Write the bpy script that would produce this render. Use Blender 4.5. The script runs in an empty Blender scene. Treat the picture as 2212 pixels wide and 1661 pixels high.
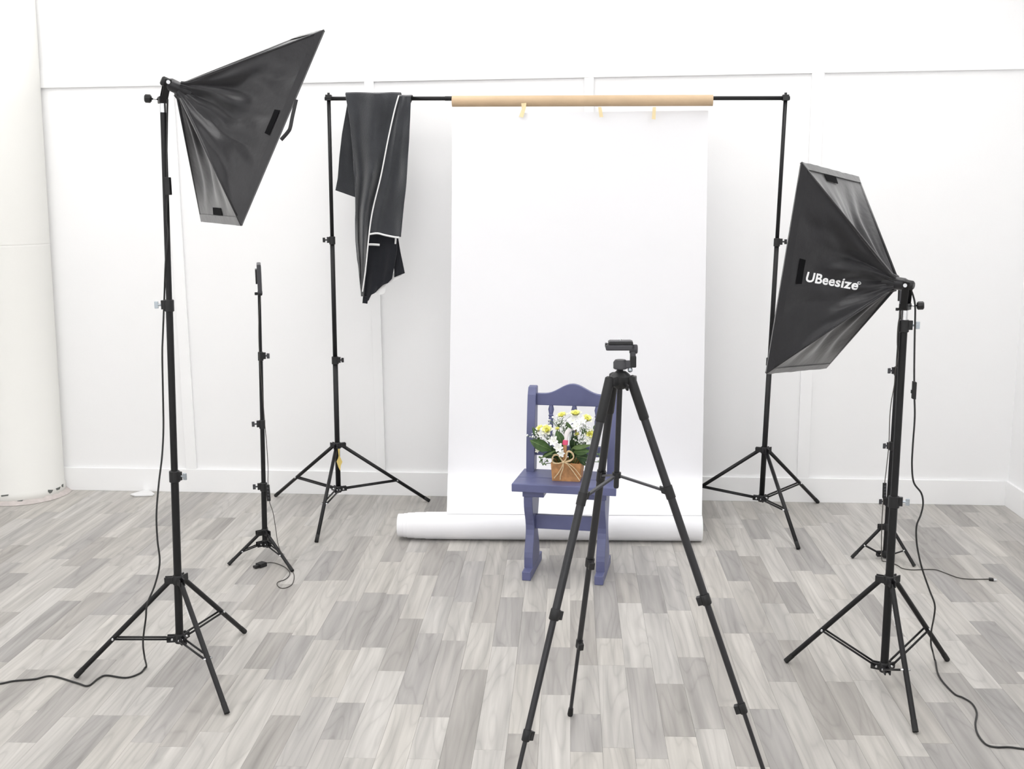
import bpy, bmesh, math, random
from mathutils import Vector, Matrix, noise

random.seed(7)
scn = bpy.context.scene
COL = scn.collection

# ------------------------------------------------------------------ camera
F, CX, CY = 2350.0, 1106.0, 830.5          # focal length / centre in pixels of the 2212 x 1661 frame
VX, VY, CAMH = 1232.0, 415.0, 1.55         # vanishing point of the floor planks, camera height (m)
_d = Vector(((VX - CX) / F, (VY - CY) / F, 1.0)).normalized()
_u = Vector((0, -1, 0)); _u = (_u - _d * _u.dot(_d)).normalized()
_r = _d.cross(_u)
if _r.x < 0: _r = -_r
CAM = Vector((0, 0, CAMH))
cam_data = bpy.data.cameras.new('camera'); cam = bpy.data.objects.new('camera', cam_data); COL.objects.link(cam)
cam_data.sensor_width = 36.0; cam_data.sensor_fit = 'HORIZONTAL'; cam_data.lens = 36.0 * F / 2212.0
cam_data.clip_start = 0.05; cam_data.clip_end = 60
ax_x = Vector((_r.x, _d.x, _u.x)); ax_y = -Vector((_r.y, _d.y, _u.y)); ax_z = -Vector((_r.z, _d.z, _u.z))
cam.matrix_world = Matrix(((ax_x.x, ax_y.x, ax_z.x, 0), (ax_x.y, ax_y.y, ax_z.y, 0), (ax_x.z, ax_y.z, ax_z.z, CAMH), (0, 0, 0, 1)))
scn.camera = cam

# ------------------------------------------------------------------ light
world = bpy.data.worlds.new('world'); scn.world = world; world.use_nodes = True
world.node_tree.nodes['Background'].inputs[0].default_value = (1, 1, 1, 1)
world.node_tree.nodes['Background'].inputs[1].default_value = 1.0
scn.view_settings.view_transform = 'Standard'; scn.view_settings.look = 'None'
scn.view_settings.gamma = 1.0; scn.view_settings.use_curve_mapping = False
scn.view_settings.exposure = -0.1
def area(name, loc, aim, sx, sy, power, color=(1, 1, 1)):
    l = bpy.data.lights.new(name, 'AREA'); l.shape = 'RECTANGLE'; l.size = sx; l.size_y = sy; l.energy = power; l.color = color
    o = bpy.data.objects.new(name, l); COL.objects.link(o); o.location = loc
    o.rotation_euler = (Vector(aim) - Vector(loc)).to_track_quat('-Z', 'Y').to_euler(); return o
# added area lamps behind and beside the camera; no windows are modelled
area('rear_fill', (-0.6, -2.9, 1.65), (-0.6, 5, 1.3), 4.6, 2.3, 48, (0.97, 0.985, 1.0))  # added frontal fill for the dark softbox fronts
area('side_fill', (-3.72, 1.2, 1.6), (0, 2.2, 1.1), 2.4, 2.0, 18, (0.98, 0.99, 1.0))  # added side lamp, gives the nylon a glossy reflection
PANEL_STRENGTH = 7.0                         # ceiling LED panels, built with the ceiling below

# ------------------------------------------------------------------ pixel -> place
def ray(px, py):
    v = Vector(((px - CX) / F, (py - CY) / F, 1.0)); return Vector((v.dot(_r), v.dot(_d), v.dot(_u)))
def fl(px, py, z=0.0):
    w = ray(px, py); t = (z - CAMH) / w.z; return Vector((w.x * t, w.y * t, z))
def atY(px, py, Y):
    w = ray(px, py); t = Y / w.y; return Vector((w.x * t, Y, CAMH + w.z * t))
def over(px, py, base):                      # the point seen at a pixel at the distance of a place on the floor
    w = ray(px, py); t = math.hypot(base[0], base[1]) / math.hypot(w.x, w.y); return Vector((w.x * t, w.y * t, CAMH + w.z * t))
def proj(p):
    q = Vector(p) - CAM
    c = _r * q.x + _d * q.y + _u * q.z
    return (CX + F * c.x / c.z, CY + F * c.y / c.z)
def on_seg(a, b, py):                        # the point of segment a-b seen at image row py
    lo, hi = 0.0, 1.0; up = proj(b)[1] < proj(a)[1]
    for _ in range(40):
        m = (lo + hi) / 2; y = proj(a.lerp(b, m))[1]
        if (y > py) == up: lo = m
        else: hi = m
    return a.lerp(b, lo)
def on_plane(px, py, p0, n):
    w = ray(px, py); t = (Vector(p0) - CAM).dot(n) / w.dot(n); return CAM + w * t

# ------------------------------------------------------------------ materials
MATS = {}
def mat(name, color, rough=0.5, metal=0.0, spec=0.5, sheen=0.0, bump=0.0, bscale=40.0, vary=0.0, vscale=6.0, trans=0.0, sss=0.0):
    m = bpy.data.materials.new(name); m.use_nodes = True; nt = m.node_tree; b = nt.nodes['Principled BSDF']
    b.inputs['Base Color'].default_value = (*color, 1); b.inputs['Roughness'].default_value = rough; b.inputs['Metallic'].default_value = metal
    b.inputs['Specular IOR Level'].default_value = spec
    if sheen: b.inputs['Sheen Weight'].default_value = sheen; b.inputs['Sheen Roughness'].default_value = 0.5
    if trans:
        b.inputs['Transmission Weight'].default_value = trans
    if bump or vary:
        tc = nt.nodes.new('ShaderNodeNewGeometry')
    if bump:
        n = nt.nodes.new('ShaderNodeTexNoise'); n.inputs['Scale'].default_value = bscale; n.inputs['Detail'].default_value = 4
        nt.links.new(tc.outputs['Position'], n.inputs['Vector'])
        bp = nt.nodes.new('ShaderNodeBump'); bp.inputs['Strength'].default_value = bump; bp.inputs['Distance'].default_value = 0.01
        nt.links.new(n.outputs['Fac'], bp.inputs['Height']); nt.links.new(bp.outputs['Normal'], b.inputs['Normal'])
    if vary:
        n2 = nt.nodes.new('ShaderNodeTexNoise'); n2.inputs['Scale'].default_value = vscale; n2.inputs['Detail'].default_value = 5
        nt.links.new(tc.outputs['Position'], n2.inputs['Vector'])
        r = nt.nodes.new('ShaderNodeValToRGB')
        r.color_ramp.elements[0].position = 0.3; r.color_ramp.elements[1].position = 0.7
        r.color_ramp.elements[0].color = (*[c * (1 - vary) for c in color], 1); r.color_ramp.elements[1].color = (*[min(1, c * (1 + vary)) for c in color], 1)
        nt.links.new(n2.outputs['Fac'], r.inputs['Fac']); nt.links.new(r.outputs['Color'], b.inputs['Base Color'])
    MATS[name] = m; return m
def emit(name, color, s):
    m = bpy.data.materials.new(name); m.use_nodes = True; nt = m.node_tree; nt.nodes.clear()
    e = nt.nodes.new('ShaderNodeEmission'); e.inputs[0].default_value = (*color, 1); e.inputs[1].default_value = s
    o = nt.nodes.new('ShaderNodeOutputMaterial'); nt.links.new(e.outputs[0], o.inputs[0]); MATS[name] = m; return m

mat('wall_paint', (0.90, 0.90, 0.905), 0.55, spec=0.3, bump=0.03, bscale=180)
mat('trim_paint', (0.92, 0.92, 0.925), 0.35, spec=0.4)
mat('column_paint', (0.80, 0.795, 0.765), 0.6, spec=0.3, bump=0.08, bscale=25)
mat('ceiling_paint', (0.88, 0.88, 0.88), 0.8)
mat('chip_dark', (0.13, 0.14, 0.13), 0.8)
mat('chip_pale', (0.55, 0.50, 0.48), 0.9, vary=0.12, vscale=30)
mat('black_metal', (0.006, 0.006, 0.007), 0.42, spec=0.35)
mat('black_plastic', (0.013, 0.013, 0.014), 0.45, spec=0.4, bump=0.05, bscale=400)
mat('grey_plastic', (0.045, 0.045, 0.052), 0.45)
mat('rubber', (0.012, 0.012, 0.012), 0.75)
mat('tripod_metal', (0.016, 0.016, 0.019), 0.32, spec=0.5)
mat('chrome', (0.75, 0.76, 0.78), 0.22, metal=1.0)
mat('steel_wing', (0.42, 0.46, 0.50), 0.35, metal=0.8)
mat('nylon', (0.005, 0.0045, 0.007), 0.36, spec=0.38, sheen=0.42, bump=0.10, bscale=45)
mat('velcro', (0.006, 0.006, 0.007), 0.95, spec=0.1)
mat('diffuser', (0.86, 0.86, 0.86), 0.9)
mat('white_print', (0.86, 0.86, 0.87), 0.6)
mat('cloth', (0.030, 0.032, 0.037), 0.85, spec=0.25, sheen=0.6, bump=0.25, bscale=220, vary=0.18, vscale=9)
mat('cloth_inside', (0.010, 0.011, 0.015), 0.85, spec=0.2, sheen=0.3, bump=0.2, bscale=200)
mat('piping', (0.80, 0.80, 0.80), 0.8)
mat('kraft', (0.56, 0.41, 0.265), 0.75, bump=0.05, bscale=120, vary=0.05, vscale=12)
mat('backdrop_paper', (0.88, 0.88, 0.905), 0.65, spec=0.2)
mat('masking_tape', (0.84, 0.70, 0.42), 0.6)
mat('yellow_tag', (0.80, 0.62, 0.20), 0.6)
mat('chair_blue', (0.108, 0.118, 0.235), 0.42, spec=0.5, bump=0.12, bscale=14, vary=0.14, vscale=7)
mat('basket_wood', (0.50, 0.255, 0.105), 0.6, vary=0.28, vscale=45)
mat('handle_wood', (0.52, 0.28, 0.12), 0.6, vary=0.2, vscale=60)
mat('raffia', (0.66, 0.50, 0.30), 0.7, vary=0.15, vscale=80)
mat('pink_paper', (0.80, 0.10, 0.22), 0.5)
mat('label_white', (0.82, 0.78, 0.78), 0.5)
mat('leaf', (0.095, 0.185, 0.055), 0.42, vary=0.35, vscale=40)
mat('leaf_dark', (0.038, 0.085, 0.028), 0.45, vary=0.3, vscale=40)
mat('leaf_pale', (0.20, 0.30, 0.11), 0.5, vary=0.2, vscale=40)
mat('stem', (0.09, 0.17, 0.05), 0.5)
mat('petal_yellow', (0.88, 0.86, 0.26), 0.55)
mat('petal_cream', (0.87, 0.87, 0.74), 0.55)
mat('petal_white', (0.88, 0.89, 0.86), 0.55)
mat('cord', (0.012, 0.012, 0.012), 0.5)
mat('thin_cord', (0.05, 0.045, 0.04), 0.5)
mat('paper_scrap', (0.78, 0.78, 0.78), 0.7)
emit('led_panel', (1.0, 0.992, 0.982), PANEL_STRENGTH)

def plank_material():
    m = bpy.data.materials.new('plank'); m.use_nodes = True; nt = m.node_tree; b = nt.nodes['Principled BSDF']; L = nt.links.new
    N = nt.nodes.new
    geo = N('ShaderNodeNewGeometry'); inf = N('ShaderNodeObjectInfo')
    off = N('ShaderNodeVectorMath'); off.operation = 'SCALE'; off.inputs[0].default_value = (3.7, 41.0, 0)
    L(inf.outputs['Random'], off.inputs['Scale'])
    add = N('ShaderNodeVectorMath'); add.operation = 'ADD'; L(geo.outputs['Position'], add.inputs[0]); L(off.outputs[0], add.inputs[1])
    # fine straight grain
    mp = N('ShaderNodeMapping'); mp.inputs['Scale'].default_value = (70, 3.0, 1); L(add.outputs[0], mp.inputs[0])
    n1 = N('ShaderNodeTexNoise'); n1.inputs['Scale'].default_value = 1.0; n1.inputs['Detail'].default_value = 3; L(mp.outputs[0], n1.inputs['Vector'])
    # cathedral figure: contour lines of a stretched noise field
    mp2 = N('ShaderNodeMapping'); mp2.inputs['Scale'].default_value = (10.0, 1.15, 1); L(add.outputs[0], mp2.inputs[0])
    n2 = N('ShaderNodeTexNoise'); n2.inputs['Scale'].default_value = 1.0; n2.inputs['Detail'].default_value = 1.0; n2.inputs['Roughness'].default_value = 0.35; L(mp2.outputs[0], n2.inputs['Vector'])
    mul = N('ShaderNodeMath'); mul.operation = 'MULTIPLY'; mul.inputs[1].default_value = 11.0; L(n2.outputs['Fac'], mul.inputs[0])
    fr = N('ShaderNodeMath'); fr.operation = 'FRACT'; L(mul.outputs[0], fr.inputs[0])
    rp = N('ShaderNodeValToRGB'); cr = rp.color_ramp
    cr.elements[0].position = 0.0; cr.elements[0].color = (0.25, 0.25, 0.25, 1)
    cr.elements[1].position = 1.0; cr.elements[1].color = (0.30, 0.30, 0.30, 1)
    e = cr.elements.new(0.14); e.color = (0.8, 0.8, 0.8, 1); e = cr.elements.new(0.6); e.color = (1, 1, 1, 1); e = cr.elements.new(0.9); e.color = (0.72, 0.72, 0.72, 1)
    L(fr.outputs[0], rp.inputs['Fac'])
    # soft cloudy tone
    mp3 = N('ShaderNodeMapping'); mp3.inputs['Scale'].default_value = (30, 1.7, 1); L(add.outputs[0], mp3.inputs[0])
    n3 = N('ShaderNodeTexNoise'); n3.inputs['Scale'].default_value = 1.0; n3.inputs['Detail'].default_value = 3; L(mp3.outputs[0], n3.inputs['Vector'])
    # combine to a factor around 1
    def mr(src, lo, hi):
        r = N('ShaderNodeMapRange'); r.inputs['From Min'].default_value = 0.25; r.inputs['From Max'].default_value = 0.75
        r.inputs['To Min'].default_value = lo; r.inputs['To Max'].default_value = hi; L(src, r.inputs['Value']); return r.outputs[0]
    a = mr(n1.outputs['Fac'], 0.93, 1.07); c = mr(n3.outputs['Fac'], 0.76, 1.20)
    g = N('ShaderNodeMapRange'); g.inputs['To Min'].default_value = 0.82; g.inputs['To Max'].default_value = 1.03; L(rp.outputs['Color'], g.inputs['Value'])
    m1 = N('ShaderNodeMath'); m1.operation = 'MULTIPLY'; L(a, m1.inputs[0]); L(c, m1.inputs[1])
    m2 = N('ShaderNodeMath'); m2.operation = 'MULTIPLY'; L(m1.outputs[0], m2.inputs[0]); L(g.outputs[0], m2.inputs[1])
    sc = N('ShaderNodeVectorMath'); sc.operation = 'SCALE'; L(inf.outputs['Color'], sc.inputs[0]); L(m2.outputs[0], sc.inputs['Scale'])
    L(sc.outputs[0], b.inputs['Base Color'])
    b.inputs['Roughness'].default_value = 0.5; b.inputs['Specular IOR Level'].default_value = 0.3
    MATS['plank'] = m
plank_material()
mat('subfloor', (0.36, 0.34, 0.32), 0.8)

# ------------------------------------------------------------------ mesh helpers
def basis(axis, hint=None):
    z = Vector(axis).normalized(); h = Vector(hint) if hint is not None else (Vector((0, 0, 1)) if abs(z.z) < 0.9 else Vector((0, 1, 0)))
    x = h.cross(z)
    if x.length < 1e-6: x = Vector((1, 0, 0)).cross(z)
    x.normalize(); y = z.cross(x); return x, y, z
def tube(bm, pts, radii, seg=12, cap=True, flat=1.0, hint=None):
    pts = [Vector(p) for p in pts]
    if not hasattr(radii, '__len__'): radii = [radii] * len(pts)
    rings = []; n = len(pts); px = None
    for i, p in enumerate(pts):
        t = (pts[min(i + 1, n - 1)] - pts[max(i - 1, 0)])
        if t.length < 1e-9: t = Vector((0, 0, 1))
        x, y, z = basis(t, hint)
        if px is not None and hint is None:
            x = px - z * px.dot(z)
            if x.length < 1e-6: x, y, z = basis(t)
            x.normalize(); y = z.cross(x)
        px = x
        rings.append([bm.verts.new(p + x * radii[i] * math.cos(2 * math.pi * k / seg) + y * radii[i] * flat * math.sin(2 * math.pi * k / seg)) for k in range(seg)])
    for a, b in zip(rings, rings[1:]):
        for k in range(seg):
            f = bm.faces.new((a[k], a[(k + 1) % seg], b[(k + 1) % seg], b[k])); f.smooth = True
    if cap:
        bm.faces.new(list(reversed(rings[0]))); bm.faces.new(rings[-1])
def lathe(bm, p, axis, prof, seg=20, closed=False):            # prof: (distance along axis, radius)
    x, y, z = basis(axis); p = Vector(p); rings = []
    for h, r in prof:
        rings.append([bm.verts.new(p + z * h + x * r * math.cos(2 * math.pi * k / seg) + y * r * math.sin(2 * math.pi * k / seg)) for k in range(seg)])
    pairs = list(zip(rings, rings[1:])) + ([(rings[-1], rings[0])] if closed else [])
    for a, b in pairs:
        for k in range(seg):
            f = bm.faces.new((a[k], a[(k + 1) % seg], b[(k + 1) % seg], b[k])); f.smooth = True
    if not closed:
        bm.faces.new(list(reversed(rings[0]))); bm.faces.new(rings[-1])
def box(bm, c, ax, ay, az, bevel=0.0):                         # centre and three half-axis vectors
    c = Vector(c); ax, ay, az = Vector(ax), Vector(ay), Vector(az)
    if ax.cross(ay).dot(az) < 0: ax = -ax
    v = [bm.verts.new(c + ax * i + ay * j + az * k) for k in (-1, 1) for j in (-1, 1) for i in (-1, 1)]
    fs = [bm.faces.new([v[i] for i in q]) for q in ((0, 2, 3, 1), (4, 5, 7, 6), (0, 1, 5, 4), (2, 6, 7, 3), (0, 4, 6, 2), (1, 3, 7, 5))]
    if bevel:
        es = list({e for f in fs for e in f.edges})
        bmesh.ops.bevel(bm, geom=es, offset=bevel, segments=2, profile=0.6, affect='EDGES')
def abox(bm, x0, x1, y0, y1, z0, z1, bevel=0.0):
    box(bm, ((x0 + x1) / 2, (y0 + y1) / 2, (z0 + z1) / 2), ((x1 - x0) / 2, 0, 0), (0, (y1 - y0) / 2, 0), (0, 0, (z1 - z0) / 2), bevel)
def prism(bm, poly, ex, bevel=0.0):                            # polygon points extruded by vector ex
    ex = Vector(ex); a = [bm.verts.new(Vector(p)) for p in poly]; b = [bm.verts.new(Vector(p) + ex) for p in poly]; n = len(poly)
    nrm = sum(((a[i].co - a[0].co).cross(a[(i + 1) % n].co - a[0].co) for i in range(n)), Vector())
    if nrm.dot(ex) > 0: a, b = a[::-1], b[::-1]; a, b = a, b
    fs = [bm.faces.new(a), bm.faces.new(b[::-1])]
    for i in range(n): fs.append(bm.faces.new((a[(i + 1) % n], a[i], b[i], b[(i + 1) % n])))
    bmesh.ops.recalc_face_normals(bm, faces=fs)
    if bevel:
        es = list({e for f in fs[:2] for e in f.edges}); bmesh.ops.bevel(bm, geom=es, offset=bevel, segments=2, profile=0.6, affect='EDGES')
def spline(pts, n=8):
    P = [Vector(p) for p in pts]; out = []
    for i in range(len(P) - 1):
        p0 = P[max(i - 1, 0)]; p1 = P[i]; p2 = P[i + 1]; p3 = P[min(i + 2, len(P) - 1)]
        for k in range(n):
            t = k / n
            out.append(0.5 * ((2 * p1) + (p2 - p0) * t + (2 * p0 - 5 * p1 + 4 * p2 - p3) * t * t + (3 * p1 - p0 - 3 * p2 + p3) * t ** 3))
    out.append(P[-1]); return out
ORG = {}
def root(name, loc, label, cat, group=None):
    o = bpy.data.objects.new(name, None); COL.objects.link(o); o.location = loc; o.empty_display_size = 0.05
    o['label'] = label; o['category'] = cat
    if group: o['group'] = group
    ORG[o.name] = Vector(loc); return o
def obj(name, bm, m, parent=None, label=None, cat=None, kind=None, group=None, org=None, shade=None):
    o_ = ORG.get(parent.name) if parent is not None else (Vector(org) if org is not None else Vector())
    if o_ is None: o_ = Vector()
    if o_.length: bmesh.ops.translate(bm, verts=bm.verts, vec=-o_)
    for e in bm.edges:
        if len(e.link_faces) == 2 and e.calc_face_angle(0) > 0.75: e.smooth = False
    me = bpy.data.meshes.new(name); bm.to_mesh(me); bm.free(); me.materials.append(MATS[m])
    o = bpy.data.objects.new(name, me); COL.objects.link(o)
    if parent is not None: o.parent = parent
    else: o.location = o_
    ORG[o.name] = o_
    if label: o['label'] = label
    if cat: o['category'] = cat
    if kind: o['kind'] = kind
    if group: o['group'] = group
    if shade == 'smooth':
        for p in me.polygons: p.use_smooth = True
    return o
def B(): return bmesh.new()
def sheet(bm, rows, thick=0.0):                                # rows: lists of points -> quad grid
    vs = [[bm.verts.new(p) for p in r] for r in rows]
    for a, b in zip(vs, vs[1:]):
        for k in range(len(a) - 1):
            f = bm.faces.new((a[k], a[k + 1], b[k + 1], b[k])); f.smooth = True
    if thick:
        bmesh.ops.solidify(bm, geom=bm.faces[:], thickness=thick)
def text_mesh(s, bold=0.012, shear=0.0, spacing=1.0):
    cu = bpy.data.curves.new('lettering', 'FONT'); cu.body = s; cu.size = 1.0; cu.offset = bold; cu.shear = shear; cu.space_character = spacing; cu.resolution_u = 3
    ob = bpy.data.objects.new('lettering', cu); COL.objects.link(ob)
    dg = bpy.context.evaluated_depsgraph_get(); me = bpy.data.meshes.new_from_object(ob.evaluated_get(dg))
    bm = B(); bm.from_mesh(me); bpy.data.objects.remove(ob); bpy.data.curves.remove(cu); bpy.data.meshes.remove(me); return bm

# ------------------------------------------------------------------ the room
WS = -0.040                                                    # the back wall runs a little askew of the planks
def wallY(x): return 5.420 + WS * (x - 0.2)
XL, XR, ZC, YB = -3.75, 2.165, 3.0, -3.0
wx = Vector((1, WS, 0)).normalized(); wn = Vector((WS, -1, 0)).normalized()   # along the wall, out of the wall
def wall_pt(x, z, out=0.0): return Vector((x, wallY(x), z)) + wn * out
def wall_board(bm, x0, x1, z0, z1, out, bevel=0.002, inn=0.0):
    c = (wall_pt(x0, z0) + wall_pt(x1, z1)) / 2 + wn * ((out + inn) / 2)
    box(bm, c, wx * ((wall_pt(x1, 0) - wall_pt(x0, 0)).length / 2), wn * ((out - inn) / 2), Vector((0, 0, (z1 - z0) / 2)), bevel)
bm = B(); wall_board(bm, XL - 0.1, XR + 0.12, -0.05, ZC, 0.0, 0, inn=-0.12); obj('wall_back', bm, 'wall_paint', kind='structure')
bm = B(); abox(bm, XR, XR + 0.12, YB, wallY(XR) - 0.0, -0.05, ZC); obj('wall_right', bm, 'wall_paint', kind='structure')
bm = B(); abox(bm, XL - 0.12, XL, YB, wallY(XL), -0.05, ZC); obj('wall_left', bm, 'wall_paint', kind='structure')
bm = B(); abox(bm, XL - 0.12, XR + 0.12, YB - 0.12, YB, -0.05, ZC); obj('wall_front', bm, 'wall_paint', kind='structure')
bm = B(); abox(bm, XL - 0.12, XR + 0.12, YB - 0.12, wallY(XL) + 0.1, ZC, ZC + 0.1); ceiling = obj('ceiling', bm, 'ceiling_paint', kind='structure')
lbls = 0
for yy in (-1.2, 1.2, 3.2, 4.72):
    for xx in (-2.6, -0.75, 1.1):
        bm = B(); abox(bm, xx - 0.32, xx + 0.32, yy - 0.62, yy + 0.62, ZC - 0.028, ZC - 0.002); fr_ = obj('light_frame', bm, 'trim_paint', ceiling)
        bm = B(); abox(bm, xx - 0.3, xx + 0.3, yy - 0.6, yy + 0.6, ZC - 0.034, ZC - 0.029); obj('light_diffuser', bm, 'led_panel', fr_)
# mouldings
zb = 0.125
bm = B(); wall_board(bm, -3.2, XR, 0.0, zb, 0.016, 0.002); obj('baseboard_back', bm, 'trim_paint', kind='structure')
bm = B(); abox(bm, XR - 0.016, XR, -0.5, wallY(XR) - 0.016, 0.0, zb, 0.002); obj('baseboard_right', bm, 'trim_paint', kind='structure')
nz = wn.copy()
def wall_px(px, py): return on_plane(px, py, wall_pt(0, 0), wn)
zr0 = (wall_px(500, 176).z + wall_px(1275, 161).z + wall_px(1900, 170).z) / 3; zr1 = zr0 + 0.085
bm = B(); wall_board(bm, XL, XR, zr0, zr1, 0.013, 0.0015); obj('trim_1', bm, 'trim_paint', kind='structure')
for i, (pa, pb) in enumerate((((378, 600), (401, 600)), ((801, 600), (821, 600)), ((1262, 400), (1282, 400)), ((1733, 700), (1759, 700)))):
    a = wall_px(*pa).x; b = wall_px(*pb).x
    bm = B(); wall_board(bm, a, b, zb, zr0, 0.013, 0.0015); obj('trim_%d' % (i + 2), bm, 'trim_paint', kind='structure')

# round column at the far corner
cc = fl(53, 1067); cr_ = 0.200
bm = B(); lathe(bm, (cc.x, cc.y, 0.0), (0, 0, 1), [(0.0, cr_ + 0.006), (0.055, cr_ + 0.006), (0.062, cr_), (1.308, cr_), (1.312, cr_), (1.315, cr_ - 0.002), (1.318, cr_), (1.322, cr_), (1.5, cr_), (2.0, cr_), (ZC - 0.001, cr_)], 72)
for v in bm.verts: v.co.x += 0.022 * v.co.z
column = obj('wall_column', bm, 'column_paint', kind='structure', label='round cream painted column with chipped paint at its foot')
def on_column(px, py, rr):
    w = ray(px, py); a = w.x ** 2 + w.y ** 2; b = -2 * (w.x * cc.x + w.y * cc.y); c = cc.x ** 2 + cc.y ** 2 - rr * rr
    D = b * b - 4 * a * c
    t = (-b - math.sqrt(max(D, 0))) / (2 * a); return CAM + w * t
for poly in (((104, 1058), (115, 1058), (112, 1064), (108, 1066), (104, 1062)), ((121, 1055), (131, 1051), (129, 1057), (123, 1059)), ((133.5, 1047), (137, 1045), (137, 1052), (134, 1052)),
             ((119, 1068), (139, 1060), (139, 1065), (130, 1069), (120, 1072)), ((121, 1078), (128, 1074), (127, 1079), (122, 1082)),
             ((2, 1070), (18, 1068), (17, 1071), (3, 1073)), ((1, 1084), (50, 1080), (48, 1082.5), (20, 1084), (2, 1087))):
    pts = [on_column(x, y, cr_ + 0.0085) for x, y in poly]
    n = sum(pts, Vector()) / len(pts) - cc; n.z = 0; n.normalize()
    bm = B(); prism(bm, pts, -n * 0.006); obj('paint_chip', bm, 'chip_dark', column)
bm = B()
rows = []
for i in range(61):
    a = math.pi * (1.0 + i / 60.0) + 0.5
    k = 0.7 + 0.3 * noise.noise((a * 6, 0, 0))
    rows.append([Vector((cc.x + math.cos(a) * (cr_ + w), cc.y + math.sin(a) * (cr_ + w), z)) for w, z in ((0.005, 0.022 * k + 0.004), (0.014, 0.018 * k + 0.003), (0.02 + 0.02 * k, 0.0015))])
sheet(bm, rows); obj('peeled_edge', bm, 'chip_pale', column)

# ------------------------------------------------------------------ floor of planks
bm = B(); abox(bm, XL - 0.1, XR + 0.1, YB, wallY(XL) + 0.1, -0.06, -0.0035); floor = obj('floor', bm, 'subfloor', kind='structure', label='grey and beige wood plank floor')
PW = 0.0905
J = []                                                         # plank ends read from the photograph: pixel, tone beyond, tone before
def joints(ox, oy, s, lst):
    for x, y, a, b in lst: J.append((ox + x / s, oy + y / s, a, b))
L_, D_ = 'L', 'D'
joints(450, 1160, 3.316, [(910, 100, 'L', 'D'), (940, 310, 'D', 'L'), (1300, 178, 'D', 'L'), (1375, 410, 'L', 'D'), (1015, 460, 'L', 'D'), (280, 340, 'D', 'L'), (425, 588, 'D', 'L'), (610, 160, 'L', 'D'),
    (510, 685, 'L', 'D'), (515, 1020, 'D', 'L'), (590, 1278, 'L', 'D'), (1020, 808, 'D', 'L'), (1065, 1188, 'L', 'D'), (1360, 960, 'D', 'L'), (90, 780, 'L', 'D'), (1590, 275, 'D', 'L')])
joints(750, 1160, 3.316, [(635, 690, 'L', 'D'), (650, 1290, 'D', 'L'), (805, 100, 'L', 'D'), (1060, 270, 'L', 'D'), (840, 465, 'D', 'L'), (910, 950, 'L', 'D'), (1135, 785, 'D', 'L'), (1340, 535, 'L', 'D'),
    (1520, 370, 'D', 'L'), (1220, 163, 'D', 'L'), (1500, 1130, 'D', 'L'), (1520, 790, 'L', 'D'), (1268, 1410, 'L', 'D')])
joints(1200, 1160, 3.316, [(500, 258, 'L', 'D'), (795, 210, 'L', 'M'), (385, 725, 'D', 'L'), (710, 545, 'D', 'L'), (985, 862, 'L', 'D'), (612, 937, 'L', 'D'), (915, 1430, 'D', 'L'), (225, 1268, 'L', 'D'),
    (1190, 437, 'L', 'D'), (1300, 315, 'D', 'L'), (1365, 137, 'L', 'D'), (1525, 1233, 'L', 'D'), (1600, 1035, 'D', 'L'), (190, 455, 'L', 'D'), (1450, 1645, 'D', 'L')])
joints(1500, 1080, 4.152, [(535, 350, 'D', 'L'), (430, 175, 'L', 'D'), (780, 425, 'L', 'D'), (1110, 665, 'D', 'L'), (930, 1015, 'D', 'L'), (950, 250, 'L', 'D'), (880, 1258, 'L', 'D'), (810, 1625, 'D', 'L'),
    (1260, 205, 'L', 'M'), (1430, 845, 'L', 'D'), (1350, 490, 'D', 'L'), (770, 735, 'L', 'D')])
joints(1712, 1261, 4.152, [(730, 1360, 'D', 'L'), (1350, 1065, 'L', 'D'), (1770, 940, 'L', 'D'), (1640, 165, 'D', 'L'), (1660, 335, 'L', 'D'), (1160, 1550, 'L', 'D'), (460, 880, 'L', 'D')])
joints(0, 1050, 4.152, [(600, 655, 'D', 'L'), (1030, 460, 'L', 'D'), (590, 915, 'D', 'L'), (190, 780, 'L', 'D'), (260, 530, 'L', 'D'), (640, 1028, 'L', 'D'), (400, 1375, 'D', 'L'), (100, 1128, 'L', 'D'),
    (1350, 622, 'D', 'L'), (1790, 738, 'L', 'D'), (1330, 795, 'L', 'D'), (1110, 1155, 'D', 'L'), (970, 1555, 'L', 'D'), (1960, 1430, 'L', 'D'), (350, 1645, 'L', 'D'), (1850, 478, 'D', 'L'), (1980, 1035, 'L', 'D'), (1050, 238, 'L', 'D')])
joints(0, 1300, 4.424, [(1550, 815, 'D', 'L'), (1050, 1085, 'L', 'D'), (1690, 1385, 'D', 'L')])
joints(1900, 1060, 6.644, [(1230, 920, 'D', 'L'), (1250, 515, 'D', 'L'), (1830, 720, 'L', 'D'), (1670, 1050, 'L', 'D'), (1390, 1595, 'D', 'L'), (1450, 310, 'D', 'L')])
rowJ = {}
for px, py, a, b in J:
    p = fl(px, py); k = math.floor(p.x / PW); rowJ.setdefault(k, []).append((p.y, a, b))
rng = random.Random(11)
TONE = {'L': (0.462, 0.444, 0.418), 'M': (0.412, 0.395, 0.373), 'D': (0.352, 0.337, 0.320)}
planks = []
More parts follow.
